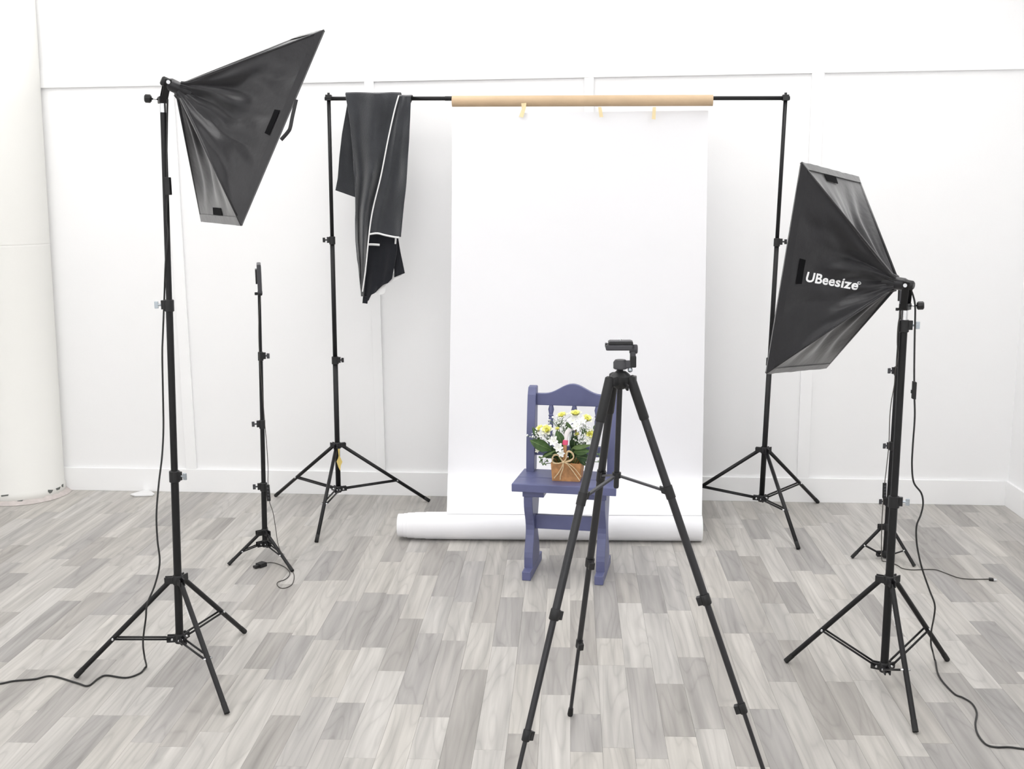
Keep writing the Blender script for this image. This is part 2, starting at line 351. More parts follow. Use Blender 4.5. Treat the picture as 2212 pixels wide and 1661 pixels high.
for k in range(math.floor((XL) / PW), math.ceil(XR / PW)):
    x0, x1 = max(k * PW, XL), min((k + 1) * PW, XR)
    if x1 - x0 < 0.004: continue
    js = sorted(rowJ.get(k, [])); cuts = []
    for j in js:
        if cuts and j[0] - cuts[-1][0] < 0.13: continue
        cuts.append(list(j))
    yend = wallY(x0) - 0.002; y = -0.4 - rng.random() * 0.5; full = [[y, None, None]]
    targets = cuts + [[yend, None, None]]
    for tgt in targets:
        while tgt[0] - full[-1][0] > 0.72:
            full.append([full[-1][0] + rng.uniform(0.33, 0.58), None, None])
            if tgt[0] - full[-1][0] < 0.16: full.pop(); full.append([(full[-1][0] + tgt[0]) / 2, None, None]); break
        if tgt[0] > full[-1][0] + 0.02: full.append(tgt)
    for a, b in zip(full, full[1:]):
        tone = b[2] if b[2] else a[1]
        if a[1] and b[2] and a[1] != b[2]: tone = b[2]
        if tone is None: tone = rng.choices('LMD', (0.58, 0.30, 0.12))[0]
        base = Vector(TONE[tone]) * rng.uniform(0.93, 1.06)
        w = rng.uniform(-0.005, 0.006); col = (base.x + w * 0.5, base.y, base.z - w)
        planks.append((x0, x1, a[0], b[0], col))
def seen(pl):
    x0, x1, y0, y1, c = pl
    y0 = max(y0, 2.0)
    if y1 <= y0: return 0
    ps = [proj((x, y, 0)) for x, y in ((x0, y0), (x1, y0), (x1, y1), (x0, y1))]
    if max(p[0] for p in ps) < 0 or min(p[0] for p in ps) > 2212 or min(p[1] for p in ps) > 1661: return 0
    s = 0
    for i in range(4): s += ps[i][0] * ps[(i + 1) % 4][1] - ps[(i + 1) % 4][0] * ps[i][1]
    return abs(s) / 2
planks.sort(key=seen, reverse=True)
g_ = 0.00025
for i, (x0, x1, y0, y1, c) in enumerate(planks[:295]):
    bm = B(); abox(bm, x0 + g_, x1 - g_, y0 + g_, y1 - g_, -0.003, 0.0)
    o = obj('plank', bm, 'plank', floor); o.color = (*c, 1)
rest = {}
for pl in planks[295:]:
    key = min(TONE, key=lambda t: abs(TONE[t][0] - pl[4][0])); rest.setdefault(key, []).append(pl)
for key, pls in rest.items():
    bm = B()
    for x0, x1, y0, y1, c in pls: abox(bm, x0 + g_, x1 - g_, y0 + g_, y1 - g_, -0.003, 0.0)
    o = obj('plank_field', bm, 'plank', floor, kind='stuff'); o.color = (*TONE[key], 1)

# white paper scrap lying by the baseboard
bm = B(); prism(bm, [fl(x, y, 0.002) for x, y in ((281, 1069.5), (300, 1064), (312, 1060.5), (320, 1060), (328, 1064), (334, 1068.5), (330, 1071), (310, 1072), (292, 1072.5))], (0, 0, 0.006))
obj('paper_scrap', bm, 'paper_scrap', label='small white scrap of paper lying on the floor by the baseboard', cat='paper scrap', org=fl(310, 1067))

# ------------------------------------------------------------------ tripod based stands
def knob(bm, p, dirv, reach=0.03, wing=0.012):
    d = Vector(dirv).normalized(); x, y, z = basis(d)
    tube(bm, [p, p + d * reach], 0.0035, 8)
    box(bm, p + d * reach, x * 0.003, y * wing, z * 0.006, 0.0015)
def tripod_base(t, c, feet, up_hub, low_hub, joint_t, rl, rb, m='black_metal', double=True):
    axis = (up_hub - low_hub).normalized()
    for ft in feet:
        out = (Vector((ft.x, ft.y, 0)) - Vector((low_hub.x, low_hub.y, 0))).normalized()
        top = up_hub + out * 0.028 - Vector((0, 0, 0.006)); end = Vector((ft.x, ft.y, rl * 0.9))
        side = Vector((0, 0, 1)).cross(out)
        bm = B(); tube(bm, [top, end], rl, 10); lg = obj('leg', bm, m, t)
        dv = (end - top).normalized()
        bm = B(); tube(bm, [end - dv * 0.03, end + dv * 0.004], rl * 1.07, 10); obj('foot_cap', bm, 'rubber', lg)
        j = top.lerp(end, joint_t); s = low_hub + out * 0.022
        bm = B()
        w = rl * 1.1
        for sg in ((-1, 1) if double else (0,)):
            tube(bm, [s + side * w * sg, j + side * w * sg], rb, 8)
        br = obj('brace', bm, m, t)
        for p in (s, j):
            bm = B(); tube(bm, [p - side * (w + rb * 1.3), p + side * (w + rb * 1.3)], rb * 1.0, 8); obj('rivet', bm, 'chrome', br)
    for nm, hub, r in (('leg_collar', up_hub, rl * 2.0), ('brace_hub', low_hub, rl * 1.9)):
        bm = B(); tube(bm, [hub - axis * 0.016, hub - axis * 0.012, hub + axis * 0.012, hub + axis * 0.016], [r * 0.85, r, r, r * 0.85], 16)
        for ft in feet:
            out = (Vector((ft.x, ft.y, 0)) - Vector((hub.x, hub.y, 0))).normalized(); side = Vector((0, 0, 1)).cross(out)
            for sg in (-1, 1): box(bm, hub + out * (r + 0.010) + side * 0.0075 * sg, out * 0.014, side * 0.0022, Vector((0, 0, 0.011)), 0.001)
        obj(nm, bm, 'black_plastic', t)
def pole_sections(t, a, b, cuts, radii, knobs, m='black_metal', km='steel_wing'):
    # a bottom, b top; cuts = points where sections telescope; radii bottom to top; knobs = directions at each cut
    pts = [a] + cuts + [b]; ax = (b - a).normalized()
    for i in range(len(pts) - 1):
        bm = B(); tube(bm, [pts[i] - ax * (0.02 if i else 0), pts[i + 1]], radii[i], 16); obj('pole', bm, m, t)
    for p, r, kd in zip(cuts, radii, knobs):
        bm = B(); tube(bm, [p - ax * 0.022, p - ax * 0.020, p + ax * 0.014, p + ax * 0.016], [r * 1.1, r * 1.35, r * 1.35, r * 1.1], 16)
        d0 = Vector(kd); box(bm, p + d0 * (r * 1.3 + 0.004), d0 * 0.007, Vector((0, 0, 0.014)), d0.cross(Vector((0, 0, 1))) * 0.006, 0.001)
        cl = obj('clamp', bm, 'black_plastic', t)
        bm = B(); knob(bm, p + d0 * r, d0, 0.028, 0.011); obj('wing_screw', bm, km, cl)
def lettering_on(t, a, b, r, s, size, parent):
    # raised print along a leg from a to b, facing the camera
    mid = (a + b) / 2; x = (b - a).normalized(); v = (CAM - mid).normalized(); y = v.cross(x).normalized(); n = x.cross(y)
    bm = text_mesh(s, 0.02); xs = [q.co.x for q in bm.verts]; w = max(xs) - min(xs); k = (b - a).length / w
    for q in bm.verts: q.co = a + x * (q.co.x - min(xs)) * k + y * (q.co.y - 0.3) * size + n * (r + 0.0008)
    obj('lettering', bm, 'white_print', parent)

# softbox light stand beside the column
fL = [fl(166, 1464), fl(490, 1543), fl(528, 1368)]; cL = sum(fL, Vector()) / 3
loL = over(388, 1378, cL); toL = over(352, 222, cL)
t = root('light_stand', (cL.x, cL.y, 0), 'tall black light stand with spread tripod legs, its cable trailing past the round column', 'light stand')
tripod_base(t, cL, fL, on_seg(loL, toL, 1252), loL, 0.60, 0.0085, 0.0035)
pole_sections(t, loL, on_seg(loL, toL, 242), [on_seg(loL, toL, 1027), on_seg(loL, toL, 658)], [0.0125, 0.0108, 0.0092], [(0.9, -0.3, 0), (-0.95, -0.2, 0)])
bm = B(); tube(bm, [on_seg(loL, toL, 243), on_seg(loL, toL, 222)], 0.0095, 14); obj('spigot', bm, 'chrome', t)
pa, pb = on_seg(loL, toL, 1262), fL[1]
a_ = pa.lerp(pb, 0.17); b_ = pa.lerp(pb, 0.30)
lettering_on(t, a_ + (CAM - a_).normalized() * 0.006, b_ + (CAM - b_).normalized() * 0.006, 0.004, 'UBeesize', 0.013, t)
# softbox light stand with the branded softbox
fR = [fl(1699, 1431), fl(2045, 1428), fl(1977, 1583)]; cR = sum(fR, Vector()) / 3
loR = over(1910, 1440, cR); toR = over(1955, 668, cR)
t = root('light_stand', (cR.x, cR.y, 0), 'low black light stand with spread tripod legs carrying the lettered softbox', 'light stand')
tripod_base(t, cR, fR, on_seg(loR, toR, 1253), loR, 0.60, 0.0085, 0.0035)
pole_sections(t, loR, on_seg(loR, toR, 690), [on_seg(loR, toR, 1082), on_seg(loR, toR, 702)], [0.0125, 0.0108, 0.0092], [(0.9, -0.3, 0), (0.95, -0.2, 0)])
bm = B(); tube(bm, [on_seg(loR, toR, 692), on_seg(loR, toR, 668)], 0.0095, 14); obj('spigot', bm, 'chrome', t)
pa, pb = on_seg(loR, toR, 1262), fR[2]
a_ = pa.lerp(pb, 0.17); b_ = pa.lerp(pb, 0.30)
lettering_on(t, a_ + (CAM - a_).normalized() * 0.006, b_ + (CAM - b_).normalized() * 0.006, 0.004, 'UBeesize', 0.013, t)

# ------------------------------------------------------------------ softboxes
def softbox(label, A, T_, B_, D_c, E_c, spig, knob_dir, inner_neck, marks):
    """A apex; T_,B_ near edge, D_c under/far of B_, E_c far of T_"""
    ctr = (T_ + B_ + D_c + E_c) / 4; axis = (ctr - A).normalized()
    t = root('softbox', A, label, 'softbox')
    neck = A + axis * 0.004
    corners = [T_, B_, D_c, E_c]
    k = 0.95
    inner = [neck.lerp(c, k) for c in corners]
    surf = {}
    for i in range(4):
        P, Q = inner[i], inner[(i + 1) % 4]
        n = (P - neck).cross(Q - neck).normalized()
        if n.dot((P + Q) / 2 - ctr) < 0: n = -n
        def S(u, v, P=P, Q=Q, n=n, i=i):                        # u from apex to edge, v along the edge
            r0 = neck + (P.lerp(Q, v) - ctr * 0 - neck) * 0
            base = neck.lerp(P.lerp(Q, v), u)
            w0 = max(0.0, 1 - u / 0.10); base = base + ((P + Q) / 2 - ctr).normalized() * 0.017 * w0 + (Q - P).normalized() * (v - 0.5) * 0.026 * w0
            side = 4 * v * (1 - v)
            sag = -0.026 * math.sin(math.pi * min(1, u)) * side
            wr = 0.0045 * math.sin(v * 17 + 2.1 * noise.noise((u * 2.0, v * 3.0, i * 7.0)) + i) * math.sin(math.pi * min(1, u)) * side
            if i == 0: wr += 0.0075 * (abs(math.sin(v * 13 + 2.6 * noise.noise((u * 2.6, v * 2.0, 4.0)))) - 0.6) * min(1, u * 1.6) * min(1, 5 * (1 - u)) * min(1, side * 1.6) * (0.55 + 0.9 * v)
            wr += (0.017 if i == 0 else 0.009) * noise.noise((u * 3.2 + i * 11, v * 7, 3.0)) * min(1, side * 1.5) * min(1, 3 * (1 - u))
            return base + n * (sag + wr)
        surf[i] = (S, n)
        rows = [[S(u / 30, v / 48) for v in range(49)] for u in range(1, 31)]
        bm = B(); sheet(bm, rows); bmesh.ops.recalc_face_normals(bm, faces=bm.faces[:])
        bmesh.ops.solidify(bm, geom=bm.faces[:], thickness=0.0015)
        obj('side_panel', bm, 'nylon', t)
        # hem band at the open edge
        P2, Q2 = corners[i], corners[(i + 1) % 4]
        rows = [[P.lerp(Q, v / 16).lerp(neck, 0.012) + n * 0.0035 for v in range(17)], [P2.lerp(Q2, v / 16) + n * (0.004 + 0.003 * noise.noise((v * 0.7, i * 5.0, 0))) for v in range(17)], [P2.lerp(Q2, v / 16) - n * 0.004 for v in range(17)], [P.lerp(Q, v / 16) - n * 0.004 for v in range(17)]]
        bm = B(); sheet(bm, rows); bmesh.ops.recalc_face_normals(bm, faces=bm.faces[:]); obj('hem', bm, 'nylon', t)
        # seam cord along each corner rib
        bm = B(); tube(bm, [neck + (P - neck) * 0.05, P2], [0.004, 0.0035], 8); obj('rib', bm, 'nylon', t)
    bm = B()
    N = 10; rows = []
    for i in range(N + 1):
        rows.append([inner[0].lerp(inner[1], j / N).lerp(inner[3].lerp(inner[2], j / N), i / N) + axis * (0.010 * math.sin(math.pi * i / N) * math.sin(math.pi * j / N)) for j in range(N + 1)])
    cq = sum(inner, Vector()) / 4
    rows = [[p.lerp(cq, 0.02) for p in r] for r in rows]
    sheet(bm, rows); obj('diffuser', bm, 'diffuser', t)
    # neck sleeve, lamp socket and tilting bracket
    bm = B(); tube(bm, [A - axis * 0.020, A - axis * 0.012, A + axis * 0.02, A + axis * 0.05], [0.015, 0.019, 0.019, 0.021], 18); obj('neck_sleeve', bm, 'nylon', t)
    bm = B(); tube(bm, [A - axis * 0.040, A - axis * 0.036, A - axis * 0.012], [0.010, 0.014, 0.015], 16); sk = obj('lamp_socket', bm, 'black_plastic', t)
    piv = A - axis * 0.022
    hz = Vector((-axis.y, axis.x, 0)).normalized()
    bm = B()
    mid = (piv + spig) / 2; up = (piv - spig)
    for sg in (-1, 1):
        box(bm, mid + hz * 0.0165 * sg + up * 0.08, hz * 0.002, up * 0.56, up.cross(hz).normalized() * 0.010, 0.001)
    box(bm, spig + Vector((0, 0, 0.008)), hz * 0.0185, Vector((0, 0, 0.010)), hz.cross(Vector((0, 0, 1))) * 0.013, 0.002)
    br = obj('bracket', bm, 'black_metal', t)
    bm = B(); tube(bm, [piv - hz * 0.024, piv + hz * 0.024], 0.006, 10); obj('pivot_bolt', bm, 'chrome', br)
    bm = B(); kd = Vector(knob_dir).normalized(); kp = spig + Vector((0, 0, 0.010)); tube(bm, [kp + kd * 0.012, kp + kd * 0.034], 0.003, 8); obj('knob_shaft', bm, 'chrome', br)
    bm = B(); kx, ky, kz = basis(kd)
    tube(bm, [kp + kd * 0.032, kp + kd * 0.036, kp + kd * 0.050, kp + kd * 0.053], [0.008, 0.0125, 0.0125, 0.009], 8); obj('knob', bm, 'black_plastic', br)
    return t, surf
AL = atY(376, 186, 3.30)
# near edge T-B, far edge E-D
sbL, surfL = softbox('large black softbox tilted downwards with its plain unlettered side showing, on the taller light stand', AL, atY(701, 66, 3.27), atY(522, 487, 3.17), atY(436, 478, 3.595), atY(643, 81, 3.69), on_seg(loL, toL, 216), (-1, -0.25, 0.05), None, None)
AR = atY(1945, 613, 3.28)
sbR, surfR = softbox('black softbox with white maker lettering on its side, on the lower light stand', AR, atY(1730, 351, 3.236), atY(1654, 806, 3.223), atY(1784, 794, 3.632), atY(1853, 383, 3.645), on_seg(loR, toR, 664), (1, -0.25, 0.05), None, None)
def patch_on(surf, i, u0, u1, v0, v1, m, t, name, off=0.003, n=8):
    S, nn = surf[i]
    rows = [[S(u0 + (u1 - u0) * a / n, v0 + (v1 - v0) * b / n) + nn * off for b in range(n + 1)] for a in range(n + 1)]
    bm = B(); sheet(bm, rows); bmesh.ops.recalc_face_normals(bm, faces=bm.faces[:]); bmesh.ops.solidify(bm, geom=bm.faces[:], thickness=0.0012); obj(name, bm, m, t)
patch_on(surfL, 0, 0.915, 0.965, 0.42, 0.56, 'velcro', sbL, 'velcro_patch')
patch_on(surfL, 1, 0.93, 0.985, 0.35, 0.60, 'velcro', sbL, 'velcro_patch')
patch_on(surfR, 0, 0.86, 0.915, 0.43, 0.57, 'velcro', sbR, 'velcro_patch')
patch_on(surfR, 3, 0.93, 0.985, 0.50, 0.72, 'velcro', sbR, 'velcro_patch')
# loop strap hanging off the plain softbox's edge
bm = B(); sp = spline([atY(640, 215, 3.20), atY(632, 250, 3.19), atY(627, 275, 3.18), atY(622, 285, 3.18), atY(607, 302, 3.185)], 6); tube(bm, sp, 0.0055, 8, flat=0.25); obj('strap', bm, 'nylon', sbL)
# lettering wrapped onto the fabric
def fabric_text(surf, i, s, pA, pB, height_px, t, shear=0.12):
    S, nn = surf[i]; P0 = S(0.04, 0.5)
    # local frame of the flat panel
    neck = S(0.0001, 0.5); Pc = S(1, 0.0001); Qc = S(1, 0.9999)
    a3 = on_plane(*pA, neck, nn); b3 = on_plane(*pB, neck, nn)
    x = (b3 - a3).normalized(); v = nn if nn.dot(CAM - a3) > 0 else -nn; y = v.cross(x).normalized()
    mid_px = ((pA[0] + pB[0]) / 2, (pA[1] + pB[1]) / 2); h3 = on_plane(mid_px[0], mid_px[1] - height_px, neck, nn); hh = abs((h3 - (a3 + b3) / 2).dot(y))
    bm = text_mesh(s, 0.026, shear, 1.04)
    bmesh.ops.triangulate(bm, faces=bm.faces[:])
    xs = [q.co.x for q in bm.verts]; w = max(xs) - min(xs); k = (b3 - a3).length / w
    e1 = Pc - neck; e2 = Qc - neck; d11 = e1.dot(e1); d12 = e1.dot(e2); d22 = e2.dot(e2); den = d11 * d22 - d12 * d12
    for q in bm.verts:
        p = a3 + x * (q.co.x - min(xs)) * k + y * q.co.y / 0.70 * hh
        r = p - neck; r1 = r.dot(e1); r2 = r.dot(e2); al = (d22 * r1 - d12 * r2) / den; be = (d11 * r2 - d12 * r1) / den
        u = al + be; vv = be / u
        q.co = S(u, vv) + v * 0.0035
    obj('lettering', bm, 'white_print', t, label='white sans lettering')
fabric_text(surfR, 0, 'UBeesize', (1742, 608), (1853, 627), 21, sbR)
fabric_text(surfR, 0, '®', (1853.5, 614.5), (1861, 615.5), 6, sbR, 0)

# ------------------------------------------------------------------ slim LED light stands
def led_stand(label, feet_px, base_px, up_y, low_y, top_px, cuts_y, kdirs, panel_top, group=None):
    feet = [fl(*p) for p in feet_px]; c = fl(*base_px)
    lo = over(base_px[0] + (top_px[0] - base_px[0]) * 0.05, low_y, c); hi = over(*top_px, c)
    t = root('light_stand', (c.x, c.y, 0), label, 'light stand')
    tripod_base(t, c, feet, on_seg(lo, hi, up_y), lo, 0.58, 0.0072, 0.003)
    pole_sections(t, lo, hi, [on_seg(lo, hi, y) for y in cuts_y], [0.0115, 0.0095, 0.0085, 0.0065], kdirs, km='grey_plastic')
    return t, lo, hi, c
tS, loS, hiS, cS = led_stand('slim black light stand holding a small light seen edge-on, near the hanging dark cloth', ((495, 1221), (631, 1235), (584, 1176)), (573, 1204), 1149, 1173, (560, 634), (1050, 915, 768), ((-0.95, -0.3, 0), (-0.95, -0.3, 0), (0.95, -0.3, 0)), None)
tQ, loQ, hiQ, cQ = led_stand('slim black light stand standing behind the low stand of the lettered softbox', ((1841, 1206), (1974, 1224), (1921, 1180)), (1911, 1206), 1138, 1196, (1946, 668), (1082, 962, 800), ((-0.95, -0.3, 0), (-0.95, -0.3, 0), (-0.95, -0.3, 0)), None)
def led_panel(label, pt, pb, Yc, depth, thick):
    a, b = atY(*pt, Yc), atY(*pb, Yc); c = (a + b) / 2; up = (a - b) / 2
    t = root('video_light', (c.x, c.y, b.z), label, 'video light')
    vd = Vector((c.x, c.y, 0)).normalized(); sd = Vector((vd.y, -vd.x, 0))
    bm = B(); box(bm, c, sd * thick, vd * depth, up, 0.004); body = obj('body', bm, 'grey_plastic', t)
    bm = B(); box(bm, c + sd * (thick + 0.0008), sd * 0.001, vd * (depth - 0.008), up * 0.86, 0.0005); obj('diffuser', bm, 'diffuser', body)
    bm = B(); box(bm, c - sd * (thick + 0.003) + up * 0.1, sd * 0.004, vd * depth * 0.5, up * 0.5, 0.001); obj('battery_pack', bm, 'black_plastic', body)
    bm = B(); lathe(bm, b - up.normalized() * 0.004, up, [(-0.012, 0.008), (-0.006, 0.010), (0.004, 0.010), (0.012, 0.007)], 14); obj('swivel', bm, 'black_plastic', t)
    bm = B(); knob(bm, b - up.normalized() * 0.008, -sd, 0.016, 0.006); obj('wing_screw', bm, 'black_plastic', t)
led_panel('small flat video light seen edge-on at the top of a slim stand', (558.5, 569), (561.5, 630), cS.y - 0.02, 0.085, 0.0085)
led_panel('small flat video light half hidden behind the head of the lettered softbox', (1949, 616), (1947, 664), cQ.y + 0.02, 0.03, 0.0085)

# ------------------------------------------------------------------ backdrop stand
t = root('backdrop_stand', (0, 0, 0), 'black two-legged backdrop stand with a long crossbar holding the white paper', 'backdrop stand')
fB = [fl(596, 1073), fl(926, 1084), fl(684, 1172)]; cB = sum(fB, Vector()) / 3
loB = over(731, 1056, cB); toB = over(710, 211, cB)
tripod_base(t, cB, fB, on_seg(loB, toB, 962), loB, 0.62, 0.0088, 0.0042)
pole_sections(t, loB, toB, [on_seg(loB, toB, 777), on_seg(loB, toB, 518)], [0.0125, 0.0108, 0.0090], [(0.95, -0.3, 0), (-0.95, -0.3, 0)], km='black_plastic')
P1, P2 = fl(1766, 1087), fl(1724, 1187); cB2 = fl(1645, 1122); P3 = cB2 * 3 - P1 - P2; P3 = cB2 + (P3 - cB2).normalized() * 0.46
loB2 = over(1645, 1076, cB2); toB2 = over(1697, 211, cB2)
tripod_base(t, cB2, [P1, P2, P3], on_seg(loB2, toB2, 972), loB2, 0.62, 0.0088, 0.0042)
pole_sections(t, loB2, toB2, [on_seg(loB2, toB2, 780), on_seg(loB2, toB2, 522)], [0.0125, 0.0108, 0.0090], [(0.95, -0.3, 0), (0.95, -0.3, 0)], km='black_plastic')
ba, bb = over(702, 213, cB), over(1706, 212, cB2); bd = (bb - ba).normalized()
bm = B(); tube(bm, [ba, bb], 0.0092, 14); cbar = obj('crossbar', bm, 'black_metal', t)
for q in (0.28, 0.52, 0.76):
    p = ba.lerp(bb, q); bm = B(); tube(bm, [p - bd * 0.03, p + bd * 0.03], 0.0104, 14); obj('joint_sleeve', bm, 'black_metal', cbar)
for p, c_ in ((toB, cB), (toB2, cB2)):
    bm = B(); tube(bm, [p - Vector((0, 0, 0.02)), p + Vector((0, 0, 0.022))], 0.006, 10); box(bm, p + Vector((0, 0, 0.0)), bd * 0.014, Vector((0, 0, 0.013)), Vector((0, 0.013, 0)), 0.002); obj('bar_holder', bm, 'black_plastic', t)
lgp, lgf = on_seg(loB, toB, 966), fB[2]
a_ = lgp.lerp(lgf, 0.19); b_ = lgp.lerp(lgf, 0.27)
lettering_on(t, a_ + (CAM - a_).normalized() * 0.007, b_ + (CAM - b_).normalized() * 0.007, 0.004, 'UBeesize', 0.013, t)
for o in t.children:
    pass
# yellow tag
bm = B(); Yt = cB.y - 0.045
prism(bm, [atY(x, y, Yt) for x, y in ((730, 970), (733.5, 969), (733.5, 985), (736, 990), (739.5, 998), (736, 1006), (735, 1017), (731, 1009), (727, 997), (730, 990), (731.5, 985))], (0, 0.002, 0))
obj('paper_tag', bm, 'yellow_tag', label='small yellow paper tag hanging from a leg collar of the backdrop stand', cat='tag', org=atY(733, 969, Yt))

# ------------------------------------------------------------------ kraft tube, paper and tapes
barY = lambda px: on_plane(px, 216, ba, Vector((0, 1, 0))).y
def bar_at(px):
    lo, hi = 0.0, 1.0
    for _ in range(40):
        m = (lo + hi) / 2
        if proj(ba.lerp(bb, m))[0] < px: lo = m
        else: hi = m
    return ba.lerp(bb, lo)
RT = 0.0245
tl, tr = bar_at(977) - Vector((0, 0, 0.0125)), bar_at(1540) - Vector((0, 0, 0.0095))
Lt = (tr - tl).length
bm = B(); lathe(bm, tl, tr - tl, [(0, RT), (Lt, RT), (Lt, RT - 0.0025), (0, RT - 0.0025)], 40, closed=True)
obj('cardboard_tube', bm, 'kraft', label='long brown cardboard tube threaded on the crossbar above the white paper', cat='cardboard tube', org=tl)
# the hanging sheet: x follows the photographed side edges, profile falls from the tube and runs forward into the roll
Yp = (tl.y + tr.y) / 2 + 0.004
RR = 0.062; rollY = fl(1180, 1172).y + 0.045
roll_c = Vector((0, rollY, RR + 0.001))
prof = [(Yp, 0.0)]
top_z = (atY(978, 246, Yp).z + atY(1530, 239, Yp).z) / 2
zs = [top_z, 1.6, 1.2, 0.8, 0.5, 0.32]
curve = [Vector((0, Yp + 0.012 * math.sin(i), z)) for i, z in enumerate(zs)] + [Vector((0, Yp - 0.02, 0.20)), Vector((0, Yp - 0.09, 0.155)), Vector((0, rollY + 0.14, 0.137)), Vector((0, rollY + 0.02, 2 * RR + 0.002)), Vector((0, rollY - 0.02, 2 * RR - 0.001))]
sp = spline(curve, 8)
def edge_x(side, p):
    px = (976.5, 965) if side == 0 else (1530, 1516)
    # match the photographed outline: interpolate the edge's pixel column by its pixel row
    lo, hi = -3.0, 3.0
    for _ in range(50):
        m = (lo + hi) / 2; q = proj((m, p.y, p.z))
        k = min(1, max(0, (q[1] - 240) / (1118 - 240)))
        want = px[0] + (px[1] - px[0]) * (k ** 2 if side == 0 else k)
        if q[0] < want: lo = m
        else: hi = m
    return lo
t = root('backdrop_paper', (0, Yp, 0), 'white seamless backdrop paper hanging from the brown tube and rolled up on the floor', 'backdrop paper')
rows = []
for p in sp:
    x0, x1 = edge_x(0, p), edge_x(1, p)
    rows.append([Vector((x0 + (x1 - x0) * j / 24, p.y + 0.006 * noise.noise((j * 0.25, p.z * 1.3, 1.0)) * min(1, p.z), p.z)) for j in range(25)])
bm = B(); sheet(bm, rows); bmesh.ops.recalc_face_normals(bm, faces=bm.faces[:]); bmesh.ops.solidify(bm, geom=bm.faces[:], thickness=0.0006); obj('hanging_sheet', bm, 'backdrop_paper', t)
def roll_x(px): return atY(px, 1146, rollY).x
bm = B(); xa = roll_x(861)
steps = [(861, 0.0520), (873, 0.0525), (873.5, 0.0545), (881, 0.0545), (881.5, 0.0570), (896, 0.0580), (897, 0.0595), (920, 0.0600), (921, 0.0615), (966, RR), (1515, RR)]
prof = [(roll_x(p) - xa, r) for p, r in steps]
prof += [(prof[-1][0], RR - 0.012), (0.004, 0.040)]
lathe(bm, (xa, rollY, RR + 0.0005), (1, 0, 0), prof, 48, closed=True); obj('floor_roll', bm, 'backdrop_paper', t)
for i, (poly, up) in enumerate(((((1126, 223), (1137, 222), (1136, 232), (1130, 254), (1121, 252), (1127, 236)), 0), (((1292, 231), (1299, 231), (1303, 253), (1295, 253)), 0), (((1410, 231), (1417, 231), (1416, 258), (1408, 257)), 0))):
    ly = [0.0235, 0.011][0]
    bm = B(); P = []
    for x, y in poly:
        tb = tl.lerp(tr, (x - 977) / (1540 - 977)); yy = tb.y - RT - 0.0016 if y < 234 else Yp - 0.012
        P.append(atY(x, y, yy if y < 234 else tb.y - RT * 0.9))
    prism(bm, P, (0, 0.0012, 0))
    obj('masking_tape', bm, 'masking_tape', label=('slanted strip of cream masking tape stuck high on the brown tube', 'short cream masking tape strip slanting down from the brown tube onto the paper', 'short cream masking tape strip hanging straight down below the brown tube')[i], cat='tape', org=P[0])

# ------------------------------------------------------------------ dark cloth over the crossbar
kx = bar_at(815); bY, bZ = kx.y, kx.z
t = root('draped_cloth', (kx.x, bY, bZ), 'dark charcoal cloth with white piping folded over the crossbar', 'cloth')
def interp(poly, y):
    if y <= poly[0][1]: return poly[0][0]
    for (x0, y0), (x1, y1) in zip(poly, poly[1:]):
        if y <= y1: return x0 + (x1 - x0) * (y - y0) / max(1e-6, y1 - y0)
    return poly[-1][0]
def drape(name, left, right, y0, y1l, y1r, off, m, amp=0.006, wrap=True, seed=0, nx=22, ny=34, folds=9, parent=None, hem=None):
    """a hanging fold between two outline polylines (pixels), its lower hem running from row y1l to y1r; off = distance in front of the bar"""
    rows = []
    for i in range(ny + 1):
        r = []
        for j in range(nx + 1):
            v = j / nx; yb = y1l + (y1r - y1l) * v
            if hem: yb = interp([(hy, hv) for hv, hy in hem], v)
            y = y0 + (yb - y0) * i / ny
            xl, xr = interp(left, y), interp(right, y); x = xl + (xr - xl) * v
            dep = amp * 1.6 * (abs(math.sin(0.5 * (v * folds + 2.2 * noise.noise((v * 1.5, y * 0.006, seed + 9)) + seed))) - 0.5) * min(1, 0.3 + i / ny) + 0.5 * amp * math.sin(v * folds + seed + 0.8 * noise.noise((v * 2, y * 0.008, seed))) * min(1, 0.25 + i / ny) + amp * 1.5 * noise.noise((v * 3, y * 0.012, seed + 5))
            r.append(atY(x, y, bY - off + dep))
        rows.append(r)
    if wrap:                                                     # over the bar and a short way down behind it
        top = rows[0]; pre = []
        for a in range(1, 7):
            ang = math.pi * a / 6
            pre.append([Vector((p.x, bY - math.cos(ang) * abs(bY - p.y), p.z + math.sin(ang) * 0.010)) for p in top])
        xm = sum(p.x for p in top) / len(top)
        for a in (0.25, 0.6, 1.0): pre.append([Vector((xm - 0.022 * min(1, 3 * a) + (p.x - xm) * (1 - 0.45 * a), bY + abs(bY - p.y) * 0.8, p.z - 0.16 * a)) for p in top])
        rows = pre[::-1] + rows
    bm = B(); sheet(bm, rows); bmesh.ops.recalc_face_normals(bm, faces=bm.faces[:]); bmesh.ops.solidify(bm, geom=bm.faces[:], thickness=0.003)
    return obj(name, bm, m, parent or t)
drape('back_fold', [(752, 215), (748, 240), (739, 290), (733, 340), (730, 385), (725, 411)], [(790, 215), (790, 430)], 222, 411, 434, -0.030, 'cloth', 0.006, False, 2, folds=5)
drape('main_fold', [(746, 203), (750, 225), (756, 260), (763, 330), (767, 420), (769, 520), (776, 600), (781, 640)], [(864, 205), (858, 235), (843, 300), (826, 380), (808, 450), (797, 510), (790, 580), (786, 640)], 203, 640, 640, 0.030, 'cloth', 0.017, True, 0)
drape('front_fold', [(860, 206), (852, 235), (838, 300), (822, 380), (806, 450), (797, 510)], [(888, 208), (884, 300), (877, 400), (871, 460), (866, 513)], 208, 500, 512, 0.046, 'cloth', 0.011, True, 4, folds=8)
